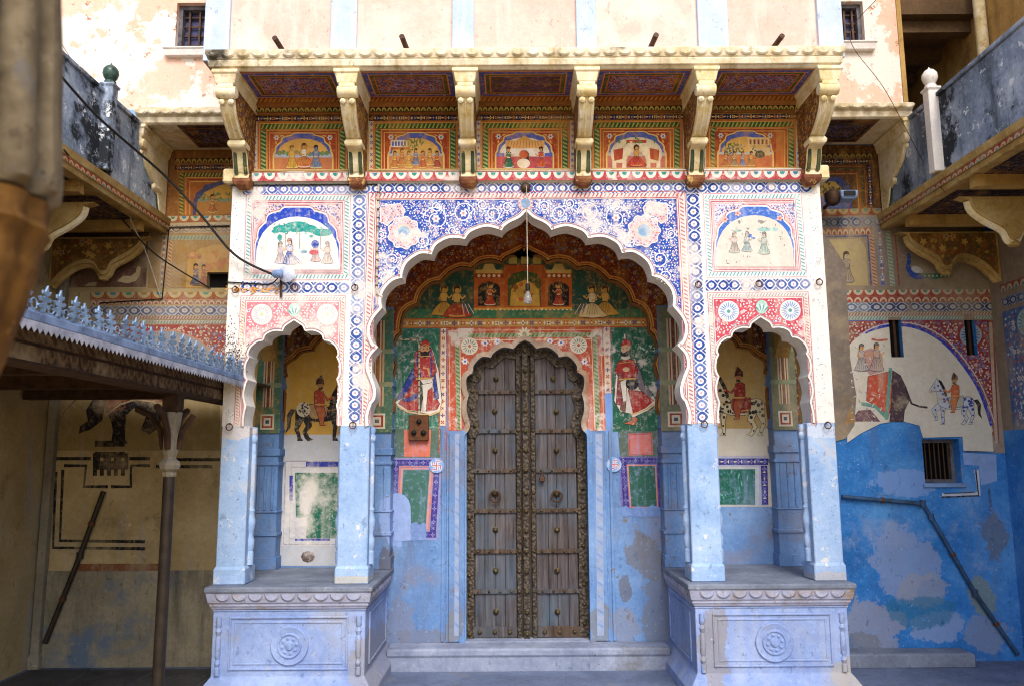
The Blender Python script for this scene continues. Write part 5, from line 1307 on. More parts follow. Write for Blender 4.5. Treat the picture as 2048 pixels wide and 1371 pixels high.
P.up(2); P.disc(1246, 697, 1.3, '1a1010', 5); P.disc(1254, 696, 1.3, '1a1010', 5); P.stroke([(1241, 694), (1252, 689), (1262, 694)], 1.6, 'c8a050'); P.stroke([(1238, 726), (1268, 722)], 1.5, 'c8a050'); P.stroke([(1238, 758), (1272, 756)], 3, 'c8a050'); P.disc(1264, 766, 4, '8a8478', 8); P.stroke([(1262, 828), (1290, 819), (1310, 806)], 3, 'd0b070'); P.done()
# red surround of the door
P = Paint('door_surround_painting', dw, 'paint', YB)
DPX = [PX(x, YB, z) for x, z in offset(DOOR[::-1], .035)]
bq = [(897, 860), (895, 656), (1204, 654), (1212, 860)]
DPu = [p for p in DPX if p[1] < 866]
CC = (1052, 800)
radial(P, DPu, bq, CC, 'b0503a'); P.up()
P.stroke([(900, 858), (898, 661), (1201, 659), (1208, 858)], 2, 'd0a070')
for a, b, w_, cell, kw in (((907, 858), (905, 668), 7, 6, dict(bg='a8452c', fg='c88a5a')),):
    pass
rope(P, (903, 671), (1198, 669), 9, 8, bg='8a9468', fg='4f6a44'); P.up(2); rope(P, (914, 676), (918, 858), 9, 8, bg='8a9a74', fg='4f6a4c'); rope(P, (1190, 674), (1196, 858), 9, 8, bg='8a9a74', fg='4f6a4c'); P.up(3)
P.stroke([(922, 858), (920, 680), (1183, 678), (1190, 858)], 2, 'd8c0a0')
for x, y in ((939, 692), (1157, 690)):
    P.up(); rosette_p(P, x, y, 17, 'd0cbb8', '6a7080', 'b0503a', 14)
for x, y in ((970, 686), (995, 683), (930, 722), (1122, 685), (1100, 682), (1169, 722)):
    P.flower(x, y, 7, 'd0d4e0', '2f48a0', 6)
    for k in range(5): P.leaf(x+random.uniform(-12, 12), y+random.uniform(-8, 8), random.uniform(0, 6), 7, 3, 'd8b090')
P.up(4)
for k in range(10): P.leaf(1049+9*math.cos(.628*k), 668+9*math.sin(.628*k), .628*k, 12, 5, 'd6ccae')
P.done()
# blue-washed jamb pilasters beside the door with carved vertical bands
for s in (-1, 1):
    xs = [X_(905 if s < 0 else 1204, 1050, YB), X_(925 if s < 0 else 1187, 1050, YB)]; a, b = sorted(xs)
    zt = Z_(1050, 858, YB)
    G().box(a-.03, b+.035, YB-.018, YB+.001, .2, zt-.03).obj('jamb', 'blue_worn', dw, bevel=.004)
    J = Paint('jamb_painting', dw, 'paint_patch', YB-.018)
    u0, u1 = (909, 924) if s < 0 else (1189, 1206)
    rope(J, ((u0+u1)/2, 866), ((u0+u1)/2+(-2 if s < 0 else 4), 1270), abs(u1-u0)*.8, 14, bg='8fa0c2', fg='7a90bc', fg2='98a2b4'); J.done()
    # moulded edge strips
    for k, (p0, p1) in enumerate(((883, 889), (893, 897)) if s < 0 else ((1212, 1216), (1221, 1227))):
        G().box(X_(p0, 1050, YB), X_(p1, 1050, YB), YB-.012-.004*k, YB+.001, .2, zt-.01).obj('edge_strip', 'blue_worn', dw, bevel=.003)
# lower decorated panels
P = Paint('dado_panel_painting', dw, 'paint_patch', YB)
P.poly([(778, 856), (882, 856), (880, 915), (776, 915)], '52685a'); P.up()
P.poly([(808, 858), (862, 858), (860, 912), (808, 912)], 'c8705c'); P.up()
q = [(782, 914), (884, 914), (876, 1078), (776, 1078)]
P.poly(q, '8a86b8'); P.up(); frame(P, inset(q, 4), 12, flowers, cell=13, bg='3a3484', cs=('8a84b8', '6a5a98'), leafc='5a50a0'); P.up(5)
outline(P, inset(q, 18), 3, 'c87a6a'); outline(P, inset(q, 22), 4, 'd09078'); P.poly(inset(q, 25), '3f6a60'); P.up()
P.poly([(772, 1000), (780, 990), (790, 985), (800, 985), (810, 990), (817, 998), (821, 1010), (822, 1040), (821, 1060), (823, 1079), (800, 1082), (772, 1080)], '8fa6d6'); P.up()
P.poly([(822, 1046), (832, 1042), (838, 1048), (848, 1043), (853, 1049), (852, 1079), (822, 1080)], '6f8ac0'); P.done()
P = Paint('dado_panel_painting', dw, 'paint_patch', YB)
P.poly([(1236, 862), (1328, 858), (1330, 915), (1240, 915)], '5a685c'); P.up(); P.poly([(1256, 866), (1304, 864), (1306, 908), (1258, 910)], 'c8746c'); P.up(); outline(P, [(1258, 868), (1302, 866), (1304, 906), (1260, 908)], 3, 'b05a50')
q = [(1238, 912), (1328, 912), (1332, 1030), (1244, 1030)]; P.up()
P.poly(q, '6a5aa0'); P.up(); frame(P, inset(q, 3), 11, flowers, cell=12, bg='342a78', cs=('7a74b0', '54488c'), leafc='5a50a0'); P.up(5)
outline(P, inset(q, 17), 3, 'c8886a'); P.poly(inset(q, 19), '2f5e50'); P.up(2)
P.poly([(1240, 1014), (1252, 1010), (1262, 1016), (1278, 1011), (1290, 1015), (1304, 1009), (1318, 1013), (1334, 1008), (1336, 1032), (1242, 1032)], '6a88c0'); P.done()
# small emblem discs
for cx, cy, s in ((873, 930, 1), (1228, 928, 1)):
    P = Paint('emblem_painting', dw, 'paint_light', YB-.017 if False else YB-.013)
    P.disc(cx, cy, 15, '6f94cc', 18); P.up()
    c = 'ddd6d2'
    for w_, c in ((4.6, 'd0ccd0'), (2.0, 'a84048')):
        P.stroke([(cx-8, cy), (cx+8, cy)], w_, c); P.stroke([(cx, cy-8), (cx, cy+8)], w_, c)
        for dx, dy in ((1, 0), (0, 1), (-1, 0), (0, -1)):
            P.stroke([(cx+dx*8, cy+dy*8), (cx+dx*8-dy*7, cy+dy*8+dx*7)], w_, c)
        P.up()
    P.done()
# ---------------------------------------------------------------- bays with the painted riders
for s in (-1, 1):
    P = Paint('rider_painting', dw, 'paint_fig', YB)
    if s < 0: P.rect(556, 655, 742, 870, 'c49a44'); P.up(); P.rect(556, 868, 742, 1130, 'b8bcc4')
    else: P.rect(1362, 650, 1560, 860, 'b0935a'); P.up(); P.rect(1362, 856, 1560, 1012, 'c4c0b4')
    P.up()
    if s < 0:
        horse(P, 640, 880, 116, '2a2626', 1, rider='a8442e', blanket='a8845a')
        P.up(6); P.disc(607, 818, 14, 'c8c0a8', 12, 15); P.up()
        for k in range(22): P.disc(607+random.gauss(0, 6), 818+random.gauss(0, 7), 2, '3a2a22', 5)
    else:
        horse(P, 1478, 870, 122, 'c8bc9c', -1, rider='8a2a26', blanket='8a2a28', spots='22202a', seed=5)
    P.done()
    R = Paint('bay_arch_painting', dw, 'paint_warm', YBAY)
    O = BAYS[-s]; OP = [PX(x, YBAY, z) for x, z in O]
    if s < 0: OP = [PX(x, YBAY, z) for x, z in BAY]
    else: OP = [PX(-x, YBAY, z) for x, z in BAY][::-1]
    xa, xb = (506, 742) if s < 0 else (1362, 1606)
    radial(R, OP, [(xa, 862), (xa, 600), (xb, 600), (xb, 862)], ((OP[0][0]+OP[-1][0])/2, 780), '4a2a1c'); R.up()
    ol = [PX(x, YBAY, z) for x, z in offset(O if O[0][0] < O[-1][0] else O[::-1], .05)]
    floral(R, [(xa, 862), (xa, 640), (xb, 640), (xb, 862)]+ol[::-1], 7.5, ['8a5a34', '5a3a5a', 'a87a44', '3a3a6a', '8a3a26'], ('a89078',), 1, (), .15, 41)
    R.up(2)
    for d, w_, c in ((.006, 2.6, '2a2018'), (.016, 2.4, 'b0803a'), (.028, 2.2, '8a3a24'), (.038, 2.2, 'b08a48')): R.stroke([PX(x, YBAY, z) for x, z in offset(O if O[0][0] < O[-1][0] else O[::-1], d)], w_, c)
    R.done()
    # lower panel
    P = Paint('dado_panel_painting', dw, 'paint_old' if s < 0 else 'paint_patch', YB); P.up(8)
    if s < 0:
        q = [(568, 918), (740, 918), (740, 1090), (564, 1090)]
        P.poly(q, 'c0c0c4'); P.up(); outline(P, inset(q, 3), 3, '9a98a0'); outline(P, inset(q, 15), 2, 'a8a4a0')
        P.rect(612, 921, 740, 932, '2f3a94'); P.rect(579, 950, 586, 1000, '2f3a94'); P.rect(590, 1070, 660, 1080, '2f3aa0'); P.rect(672, 1070, 740, 1080, '2f3aa0'); P.up()
        P.poly([(590, 944), (740, 944), (740, 1075), (612, 1075), (614, 1034), (592, 1034)], '1f6650'); P.up()
        P.disc(612, 1000, 14, '9aa0a8', 10, 30); P.poly([(588, 1034), (612, 1034), (612, 1076), (590, 1076)], 'b4b4bc'); P.disc(616, 1112, 14, '5a4a48', 8, 12)
        for k in range(40): P.leaf(random.uniform(640, 735), random.uniform(950, 1070), random.uniform(0, 3), random.uniform(4, 10), 2.5, '6aa08c')
    else:
        q = [(1364, 910), (1532, 910), (1534, 1010), (1364, 1010)]
        P.poly(q, 'b0b0c4'); P.up(); flowers(P, (1364, 922), (1536, 922), 13, 13, '332e86', ('8a88c0', '5a54a0')); flowers(P, (1528, 930), (1530, 1008), 13, 13, '332e86', ('8a88c0', '5a54a0')); P.up(3)
        P.rect(1364, 932, 1518, 1010, 'c0c4c4'); P.up(); P.rect(1364, 937, 1510, 1008, '1f6454')
        for k in range(40): P.leaf(random.uniform(1380, 1506), random.uniform(942, 1004), random.uniform(1, 2), random.uniform(5, 14), 3, random.choice(('4a9484', '6aa898', '184e44')))
    P.done()
# painted upper shafts of the rear pilasters
for s in (-1, 1):
    for xc, yf, w_ in ((-2.19, .80, .20), (-1.26, .78, .24)):
        x = xc*s
        Q = Paint('pilaster_painting', dw, 'paint_dull' if s < 0 else 'paint_warm', mp=lambda u, v, yf=yf: Vector((u, yf-.0145, v)))
        h = w_/2+.006; z0, z1 = Z_(1050, 862, yf), 2.98
        Q.rect(x-h, z0, x+h, z1, '3f6a58' if s > 0 else '6a705c'); Q.up()
        for k, c in ((.72, 'b0a890'), (.5, '8a2f26'), (.36, 'c8c0a8'), (.2, '6a3a30')): Q.rect(x-h*k*.6, z0+.22, x+h*k*.6, z1-.1, c); Q.up()
        Q.rect(x-h*.55, z0+.03, x+h*.55, z0+.16, 'c8c4b4'); Q.up(); Q.rect(x-h*.42, z0+.045, x+h*.42, z0+.145, '8a2f26'); Q.up(); Q.rect(x-h*.28, z0+.06, x+h*.28, z0+.13, 'c8c4b4'); Q.up(); Q.rect(x-h*.14, z0+.08, x+h*.14, z0+.11, '3a4a60')
        for z in (2.32, 2.60): Q.rect(x-h, z-.005, x+h, z+.035, '7a8a70'); Q.up()
        Q.done()

# ---------------------------------------------------------------- the carved door
dr = thing('wooden_door', 'tall weathered double door with brass studs and scalloped top', 'door', (DC, YB+.06, .2))
yD = YB+.10; zd0 = .205
dl, dr_ = min(x for x, z in DOOR), max(x for x, z in DOOR)
topz = max(z for x, z in DOOR)
def arch_h(x):
    best = 0
    for i in range(len(DOOR)-1):
        (xa, za), (xb, zb) = DOOR[i], DOOR[i+1]
        if min(xa, xb) <= x <= max(xa, xb) and abs(xa-xb) > 1e-6: best = max(best, za+(zb-za)*(x-xa)/(xb-xa))
    return best
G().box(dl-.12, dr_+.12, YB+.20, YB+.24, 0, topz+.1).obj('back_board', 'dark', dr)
G().box(dl-.004, dr_+.004, YB-.02, YB+.22, .19, .206).obj('threshold', 'step', dr)
xm = DC+.012
for s in (-1, 1):
    lf = G().box(*sorted((xm, dl+.0 if s < 0 else dr_-.0)), yD+.03, yD+.05, zd0, topz+.02).obj('door_leaf', 'wood_dark', dr)
    x0, x1 = (dl+.085, DC-.085) if s < 0 else (DC+.085, dr_-.085)
    n = 4
    cuts = [x0+(x1-x0)*(k/n+random.uniform(-.05, .05)*(0 < k < n)) for k in range(n+1)]
    for k in range(n):
        hz = min(arch_h(cuts[k]+.004), arch_h(cuts[k+1]-.004))-.005
        o = G().box(cuts[k]+.0018, cuts[k+1]-.0018, yD+random.uniform(0, .005), yD+.029, zd0, hz).obj('plank', 'wood', lf, bevel=.003)
# arched carved strip that follows the opening
ino = offset(DOOR, .060); ino2 = offset(DOOR, .075)
g_ = G(); n = len(DOOR)
for i in range(n-1):
    a, b, c, d = DOOR[i], DOOR[i+1], ino2[i+1], ino2[i]
    g_.add([(a[0], yD-.022, max(a[1], zd0)), (b[0], yD-.022, max(b[1], zd0)), (c[0], yD-.022, max(c[1], zd0)), (d[0], yD-.022, max(d[1], zd0)), (c[0], yD+.02, max(c[1], zd0)), (d[0], yD+.02, max(d[1], zd0))], [(0, 1, 2, 3), (3, 2, 4, 5)])
g_.obj('carved_border', 'carved', dr)
# centre posts
for xc, w_, yf in ((DC-.062, .034, yD-.030), (DC, .052, yD-.045), (DC+.066, .034, yD-.030)):
    G().box(xc-w_/2, xc+w_/2, yf, yD+.02, zd0+.001, arch_h(xc)-.004).obj('carved_post', 'carved', dr, bevel=.004)
stud = G().lathe([(.026, 0), (.026, .005), (.021, .008), (.019, .018), (.010, .028), (.001, .031)], (0, 0, 0), 14, '-y').mesh('stud', True)
small = G().lathe([(.016, 0), (.016, .004), (.012, .010), (.006, .016), (.001, .018)], (0, 0, 0), 10, '-y').mesh('stud', True)
M['stud'] = simple('stud_brass', '5e543c', .5, .45, c2='2f281c', scale=30)
ybat = [783, 861, 940, 1020, 1101, 1181]
for py in ybat+[1262]:
    z = Z_(1052, py, yD); hh = .018 if py < 1250 else .045
    for s in (-1, 1):
        a, b = (dl+.062, DC-.082) if s < 0 else (DC+.086, dr_-.062)
        bt = G().box(a, b, yD-.016, yD+.001, z-hh, z+hh).obj('batten', 'wood_dark', dr, bevel=.003)
        k = 4 if py < 1250 else 3
        for i in range(k):
            x = a+(b-a)*(i+.5)/k
            put('stud', small, 'stud', bt, (x, yD-.016, z), scale=(.7, .7, .7) if py < 1250 else (1.2, 1.2, 1.2))
for py in (757, 822, 900, 1058, 1140, 1222):
    for px in (990 if py > 760 else 993, 1113 if py > 760 else 1107):
        if py == 1058 or True:
            p = B(px+(py-900)*.006, py, yD); put('stud', stud, 'stud', dr, (p.x, yD, p.z))
for py in (703, 742, 780, 821, 861, 900, 940, 985, 1020, 1060, 1101, 1141, 1181, 1222, 1264):
    z = Z_(1052, py, yD)
    for xc, yf, me_ in ((DC-.062, yD-.030, small), (DC, yD-.045, stud), (DC+.066, yD-.030, small)):
        if z < arch_h(xc)-.02: put('stud', me_, 'stud', dr, (xc, yf, z), scale=(.85, .9, .85))
for i in range(2, n-2, 1):
    pass
# studs along the carved border
acc = 0; last = None; mid = offset(DOOR, .036)
for i in range(1, n):
    seg = math.hypot(mid[i][0]-mid[i-1][0], mid[i][1]-mid[i-1][1])
    m_ = max(1, int(seg/.02))
    for k in range(m_):
        acc += seg/m_
        if acc > .148:
            acc = 0; t = (k+1)/m_; x = mid[i-1][0]+(mid[i][0]-mid[i-1][0])*t; z = mid[i-1][1]+(mid[i][1]-mid[i-1][1])*t
            if z > zd0+.03: put('stud', small, 'stud', dr, (x, yD-.022, z), scale=(1.1, 1.1, 1.1))
# ring handles
hm = ring_mesh(.036, .007).mesh('ring', True)
for px in (990, 1113):
    p = B(px, 985, yD); hb = put('ring_handle', stud, 'iron', dr, (p.x, yD, p.z), scale=(1.25, 1.25, 1.25))
    r_ = bpy.data.objects.new('ring', hm); col.objects.link(r_); r_.parent = hb; r_.location = (0, -.03, -.022)
    if not hm.materials: hm.materials.append(M['iron'])
p = B(1084, 950, yD)
pl = thing('padlock', 'small dark padlock hanging on the door just above the ring handle', 'padlock', (p.x, yD-.03, p.z-.04))
G().stack(p.x-.022, p.x+.022, yD-.045, yD-.025, [(0, p.z-.05), (.002, p.z-.045), (.002, p.z-.012), (0, p.z-.006)]).obj('body', 'iron', pl, bevel=.004)
G().tube([(p.x-.014, yD-.035, p.z-.01), (p.x-.014, yD-.035, p.z+.012), (p.x-.008, yD-.035, p.z+.022), (p.x+.008, yD-.035, p.z+.022), (p.x+.014, yD-.035, p.z+.012), (p.x+.014, yD-.035, p.z-.01)], .004, 8).obj('shackle', 'iron', pl, smooth=True)
# ---------------------------------------------------------------- left wall painting
P = Paint('upper_panel_painting', lw, 'paint_warm', YW)
P.rect(290, 300, 470, 432, '8a5a2c'); P.up()
arcs(P, (350, 322), (470, 321), 10, 11, '241a14', 'b8a04a', '6a3a1e'); flowers(P, (350, 336), (470, 335), 9, 11, '2a2030', ('c8762a', '4a4a7a', 'd0b070')); P.up(3)
q = [(356, 343), (520, 343), (520, 430), (356, 430)]
P.poly(q, 'a8602a'); P.up(); rope(P, (368, 350), (470, 350), 9, 7, bg='4a4a22', fg='b0a04a'); rope(P, (363, 346), (363, 430), 9, 7, bg='4a5426', fg='b0a04a'); P.up(3)
for k, c in ((372, 'd8a050'), (376, '8a2a1a'), (380, 'd8a860')): P.stroke([(k, 430), (k, k-16), (470, k-16)], 1.7, c)
P.up(); ar = cusparch(386, 362, 540, 430); P.poly(ar, '4a4a6a'); P.up(); P.poly([(393, 430), (395, 405), (410, 385), (440, 371), (470, 368), (470, 430)], 'c0923e'); P.up()
P.rect(395, 404, 470, 430, 'a8743a'); P.rect(396, 398, 470, 406, '7a8a6a'); P.up()
for k in range(30): P.leaf(random.uniform(400, 465), random.uniform(384, 404), random.uniform(0, 6), 9, 3, random.choice(('5a6a3a', '6a7a54')))
P.up(); figure(P, 425, 426, 36, 1, 'a8643a', halo='c8a050'); P.done()
P = Paint('wall_band_painting', lw, 'paint_dull', YW)
scallops(P, (312, 440), (470, 437), 13, 24, ground='9a5a30', wh='c8b890', te='4a7a6a'); lattice(P, (300, 459), (470, 456), 15, 21, bg='b0a08c', blue='6a5a4a', mid='b8a890', dot='a06040'); P.up(4)
P.poly([(300, 467), (470, 465), (470, 577), (296, 577)], '9a7a4c'); P.up()
P.holes = [hole]
rope(P, (338, 476), (470, 475), 9, 7, bg='9a9474', fg='5a8074'); P.up(2); rope(P, (342, 482), (336, 576), 8, 7, bg='b09a74', fg='9a4a34'); flowers(P, (330, 470), (323, 576), 10, 12, 'a8947a', ('5a5a80', '9a4a34')); P.up(3)
P.poly([(352, 488), (470, 486), (470, 576), (346, 576)], '9a7844'); P.up(); P.poly([(372, 576), (376, 520), (400, 498), (430, 490), (470, 490), (470, 576)], 'b08c4e'); P.up()
for k in range(26): P.disc(random.uniform(385, 465), random.uniform(500, 535), random.uniform(4, 12), random.choice(('b8905a', 'b07a54', 'a8885a')), 8)
P.up(); figure(P, 392, 572, 44, 1, '6a6a7a', trim='9a6a4a'); figure(P, 408, 572, 42, 1, '9a4a34', trim='a88a5a'); P.done()
P = Paint('bird_panel_painting', lw, 'paint_dull', YW)
P.poly([(100, 455), (298, 462), (292, 574), (100, 576)], '6a4c40'); P.up()
P.poly([(234, 563), (246, 552), (262, 552), (272, 545), (274, 534), (279, 532), (282, 538), (279, 552), (272, 562), (256, 567)], 'cbb890'); P.leaf(283, 536, .2, 7, 3, 'a86a3a')
P.poly([(168, 572), (178, 566), (194, 564), (192, 572)], 'a8987a'); P.done()
P = Paint('wall_band_painting', lw, 'paint_dull', YW)
P.rect(140, 576, 460, 584, 'a89468'); P.up()
scallops(P, (180, 592), (458, 591), 15, 30, ground='9a5a3a', wh='b8a878', te='9a7a4a'); arcs(P, (180, 605), (458, 604), 9, 14, 'a86a54', 'c4b8a4', '9a5a44'); lattice(P, (180, 622), (458, 621), 19, 25, bg='b8b4b8', blue='56607c', mid='bcb8b4', dot='a07a6a'); P.up(4)
for y, c, f in ((636, 'b0a494', '9a5a54'), (645, 'b8ac9c', '6a8a80')): rope(P, (200, y), (458, y-1), 7, 6, bg=c, fg=f)
P.poly([(200, 650), (458, 649), (458, 770), (200, 770)], '9a4a44'); P.up()
floral(P, [(200, 650), (458, 649), (458, 770), (200, 770)], 8, ['c4b4a4', 'b89a8a', '6a7a9a', 'c8bca8'], ('7a8aa8', 'c0b0a0'), 1, (), .2, 51); P.up(2)
P.poly([(230, 770), (250, 700), (300, 664), (350, 660), (400, 680), (440, 720), (452, 770)], '8d9098'); P.up(); P.stroke([(230, 770), (250, 700), (300, 664), (350, 660), (400, 680), (440, 720), (452, 770)], 3, 'b8846a'); P.done()
# elephant and stepped fret lines under the verandah
P = Paint('elephant_painting', lw, 'paint_dull', YW)
P.poly([(95, 720), (440, 720), (440, 900), (95, 900)], '8d7c54'); P.up()
BK_ = '17161a'
P.poly([(200, 745), (330, 745), (334, 800), (312, 805), (260, 800), (215, 828), (205, 800)], '6a3222'); P.up()
P.poly([(215, 828), (260, 796), (300, 800), (325, 815), (322, 850), (300, 868), (282, 858), (292, 832), (268, 815), (252, 830), (250, 876), (256, 886), (222, 888), (226, 860), (222, 840)], BK_)
P.poly([(200, 740), (212, 800), (205, 840), (180, 858), (158, 866), (160, 852), (176, 840), (172, 820), (190, 790)], BK_)
P.stroke([(200, 770), (170, 785), (150, 800), (130, 820), (115, 850)], 4, BK_, True); P.stroke([(165, 735), (140, 760), (125, 790)], 5, '2a2622')
P.up(); P.stroke([(212, 830), (240, 808), (272, 797), (310, 803)], 3, 'a8906a'); P.stroke([(225, 822), (252, 812)], 2.5, '8a3a24'); P.done()
P = Paint('fret_painting', lw, 'paint_dull', YW)
F1 = '15161c'
for seg in ([(112, 916), (182, 916)], [(258, 916), (300, 916)], [(128, 930), (172, 930), (168, 972), (216, 972)], [(222, 972), (262, 972), (262, 930), (300, 930)], [(312, 932), (425, 932)], [(338, 918), (440, 918)], [(112, 942), (106, 1094), (290, 1096)], [(126, 938), (120, 1080), (290, 1082)]): P.stroke(seg, 6.5, F1)
P.up(); P.rect(150, 1126, 326, 1146, '7a4a30')
for k in range(10): P.rect(186+k*7, 905+(k % 3)*8, 194+k*7, 950-(k % 2)*12, '1c1a1a')
for k in range(3): P.rect(190, 880+k*22, 250, 892+k*22, '221e1c')
P.done()
# corner posts of the wings
for s, par in ((-1, WL),):
    x = s*4.10
    G().stack(x-.035, x+.035, .93, YW-.003, [(.012, .0), (.012, .1), (0, .12), (0, 2.3), (.015, 2.33), (.015, 2.40), (0, 2.42), (0, 3.64)]).obj('corner_post', 'cement' if s < 0 else 'blue_worn', par, bevel=.006)

# ---------------------------------------------------------------- right wall painting
P = Paint('upper_panel_painting', rw, 'paint_warm', YW)
P.rect(1625, 290, 1800, 418, '5a3a22'); P.up()
arcs(P, (1630, 312), (1745, 311), 9, 11, '1c1612', '9a8a4a', '4a3a1e'); flowers(P, (1630, 324), (1745, 323), 9, 11, '22202e', ('a8662a', '4a4a7a', 'b09a60')); flowers(P, (1738, 330), (1742, 418), 10, 11, '22202e', ('4a5a9a', 'a8662a')); P.up(3)
for k, c in ((0, '9a5a2a'), (5, '3f4a26'), (11, '8a3a1e'), (15, 'b8803a')): P.stroke([(1626, 334+k), (1728-k, 333+k), (1733-k, 418)], 3 if k == 5 else 2, c)
P.up(); P.poly([(1626, 356), (1680, 354), (1700, 372), (1704, 418), (1626, 418)], '3a4478'); P.up(); P.poly([(1626, 362), (1670, 364), (1690, 384), (1694, 418), (1626, 418)], 'b08e48'); P.up(); P.rect(1626, 392, 1694, 418, '4a5a84')
for k in range(40): P.leaf(random.choice((1648, 1662, 1690))+random.gauss(0, 8), 378+random.gauss(0, 8), random.uniform(0, 6), 10, 3, '26402c')
P.done()
P = Paint('wall_band_painting', rw, 'paint_dull', YW)
P.poly([(1625, 418), (2010, 418), (2010, 640), (1640, 640)], '8a7c6c'); P.up()
scallops(P, (1630, 426), (1788, 423), 14, 24, ground='8a3c28', wh='a88e50', te='4a6a4a'); lattice(P, (1635, 446), (1790, 443), 20, 22, bg='7c8490', blue='3a4468', mid='8a98a4', dot='7a6a7a'); P.up(4)
arcs(P, (1640, 464), (1742, 462), 13, 11, '9a4a34', 'c4b090', '8a3a2a'); P.up(3)
rope(P, (1742, 470), (1750, 572), 9, 7, bg='b0947c', fg='9a4a34'); flowers(P, (1758, 455), (1766, 572), 12, 12, '7a8098', ('3a4880', 'a85a4a', 'b8b0a4')); rope(P, (1775, 462), (1785, 572), 9, 7, bg='a8b0a0', fg='5a8a7c'); P.up(3)
P.stroke([(1645, 474), (1735, 472), (1742, 572)], 3, '3a4a80'); P.stroke([(1790, 470), (1798, 572)], 3, '9a4438'); P.up()
P.poly([(1645, 480), (1720, 478), (1732, 500), (1736, 572), (1650, 572)], 'a8986c'); P.up()
P.disc(1664, 508, 5, '5a6a90', 8); figure(P, 1692, 566, 62, 1, '9a8a78', trim='7a7a70', skin='a8987c'); P.done()
P = Paint('peacock_painting', rw, 'paint_dull', YW)
P.poly([(1797, 472), (1985, 472), (1985, 572), (1803, 572)], '5f4c50'); P.up()
P.poly([(1812, 508), (1820, 506), (1822, 520), (1820, 534), (1836, 546), (1860, 548), (1856, 556), (1834, 560), (1818, 552), (1811, 536), (1815, 518)], '2a4aa0'); P.poly([(1832, 546), (1870, 547), (1900, 548), (1902, 554), (1860, 560)], '2f6a5a'); P.disc(1834, 540, 13, 'c0c4c8', 10, 7, .4); P.up()
for k in range(7): P.disc(1850+k*8, 552, 2, 'b8c8b0', 6)
P.done()
P = Paint('wall_band_painting', rw, 'paint_dull', YW)
P.rect(1655, 572, 2014, 580, 'a89c84'); P.rect(1985, 580, 2016, 905, '9a8c84'); P.up()
scallops(P, (1660, 587), (1996, 585), 13, 22, ground='9a4038', wh='c0b49a', te='4a7a70'); arcs(P, (1690, 599), (1996, 598), 11, 17, '9a4038', 'c4b49a', '9a4a3c'); lattice(P, (1690, 615), (1994, 613), 18, 26, bg='a8b0b8', blue='2e3c6c', mid='b0b8bc', dot='8a8a94'); P.up(4)
rope(P, (1690, 629), (1992, 627), 7, 6, bg='b0a898', fg='8a4a44'); rope(P, (1690, 637), (1992, 635), 7, 6, bg='a8b4ac', fg='4a8a84'); P.up(3)
sp_ = [(1690, 642), (1988, 640), (1996, 870), (1976, 870), (1940, 790), (1690, 700)]
P.poly(sp_, '8a2f34'); P.up()
floral(P, sp_, 8, ['c8bcb4', 'b8a89c', '6a7aa8', 'd0c4b8'], ('5a74b0', 'c0b4b0', '4a5aa0'), 1, [(1941, 668, 26)], .22, 61); P.up(2); rosette_p(P, 1941, 670, 22, '8ea2b4', '3a5a9a', '7a2a30', 18)
P.holes = [win, s1_, s2_]
P.stroke([(1980, 645), (1992, 885)], 7, 'b0a494'); P.up(); P.stroke([(1976, 645), (1988, 880)], 2, '8a2a30'); P.stroke([(1985, 645), (1997, 885)], 2, '8a2a30')
P.done()
arc = cat([(1690, 700), (1712, 676), (1750, 657), (1800, 650), (1845, 660), (1890, 688), (1930, 735), (1960, 785), (1982, 850)], 4)
P = Paint('lunette_painting', rw, 'paint_fig', YW); P.up(22); P.holes = [win, s1_, s2_]
P.poly(arc+[(1986, 902), (1926, 900), (1924, 872), (1845, 874), (1838, 850), (1800, 840), (1760, 846), (1720, 866), (1694, 884)], 'c9c6bc'); P.up()
P.stroke(arc[6:], 6, '2a3aa8'); P.stroke([(x+6, y-5) for x, y in arc[4:]], 2.5, 'b8b4c0'); P.up()
P.op([(1735, 752), (1778, 742), (1790, 790), (1776, 832), (1752, 812), (1732, 800)], 'b8503c'); P.up(); P.stroke([(1780, 735), (1776, 790), (1772, 838)], 7, '5a948c'); P.stroke([(1722, 806), (1750, 812), (1775, 836)], 7, '5a948c')
P.op([(1784, 740), (1800, 750), (1812, 775), (1818, 800), (1808, 820), (1806, 842), (1778, 842), (1782, 800)], '4a3a44'); P.stroke([(1812, 780), (1822, 806), (1838, 812), (1854, 814)], 4, '3a2e34')
P.poly([(1700, 842), (1716, 820), (1740, 818), (1760, 842)], '6a4a58'); P.poly([(1728, 700), (1742, 696), (1764, 712), (1766, 742), (1738, 750), (1730, 736)], 'b08a84'); P.up()
figure(P, 1722, 742, 54, 1, 'a8a4a4', trim='7a7a80', turban='6a6a6a'); figure(P, 1752, 742, 56, 1, 'b09a98', trim='7a7a88', turban='6a6a6a'); P.up(4)
for k in range(80): P.leaf(random.uniform(1700, 1770), random.uniform(690, 845), random.uniform(0, 6), random.uniform(4, 12), 2, random.choice(('d0ccc0', '9a8a8a', '8a7a7a', 'c8c4bc')))
P.stroke([(1742, 678), (1756, 681), (1774, 679)], 4, 'b05a4a')
horse(P, 1908, 848, 92, 'b4bccc', -1, rider='b85a30', blanket='a0a8a8', spots='2a3f90', seed=9)
P.done()
P = Paint('bare_plaster_painting', rw, 'paint_dull', YW); P.up(26)
P.poly([(1628, 440), (1650, 470), (1690, 530), (1696, 640), (1700, 720), (1712, 790), (1708, 850), (1690, 876), (1668, 882), (1640, 884)], '7a7068'); P.up()
P.poly([(1686, 850), (1700, 812), (1712, 842)], '9a7a4a'); P.done()
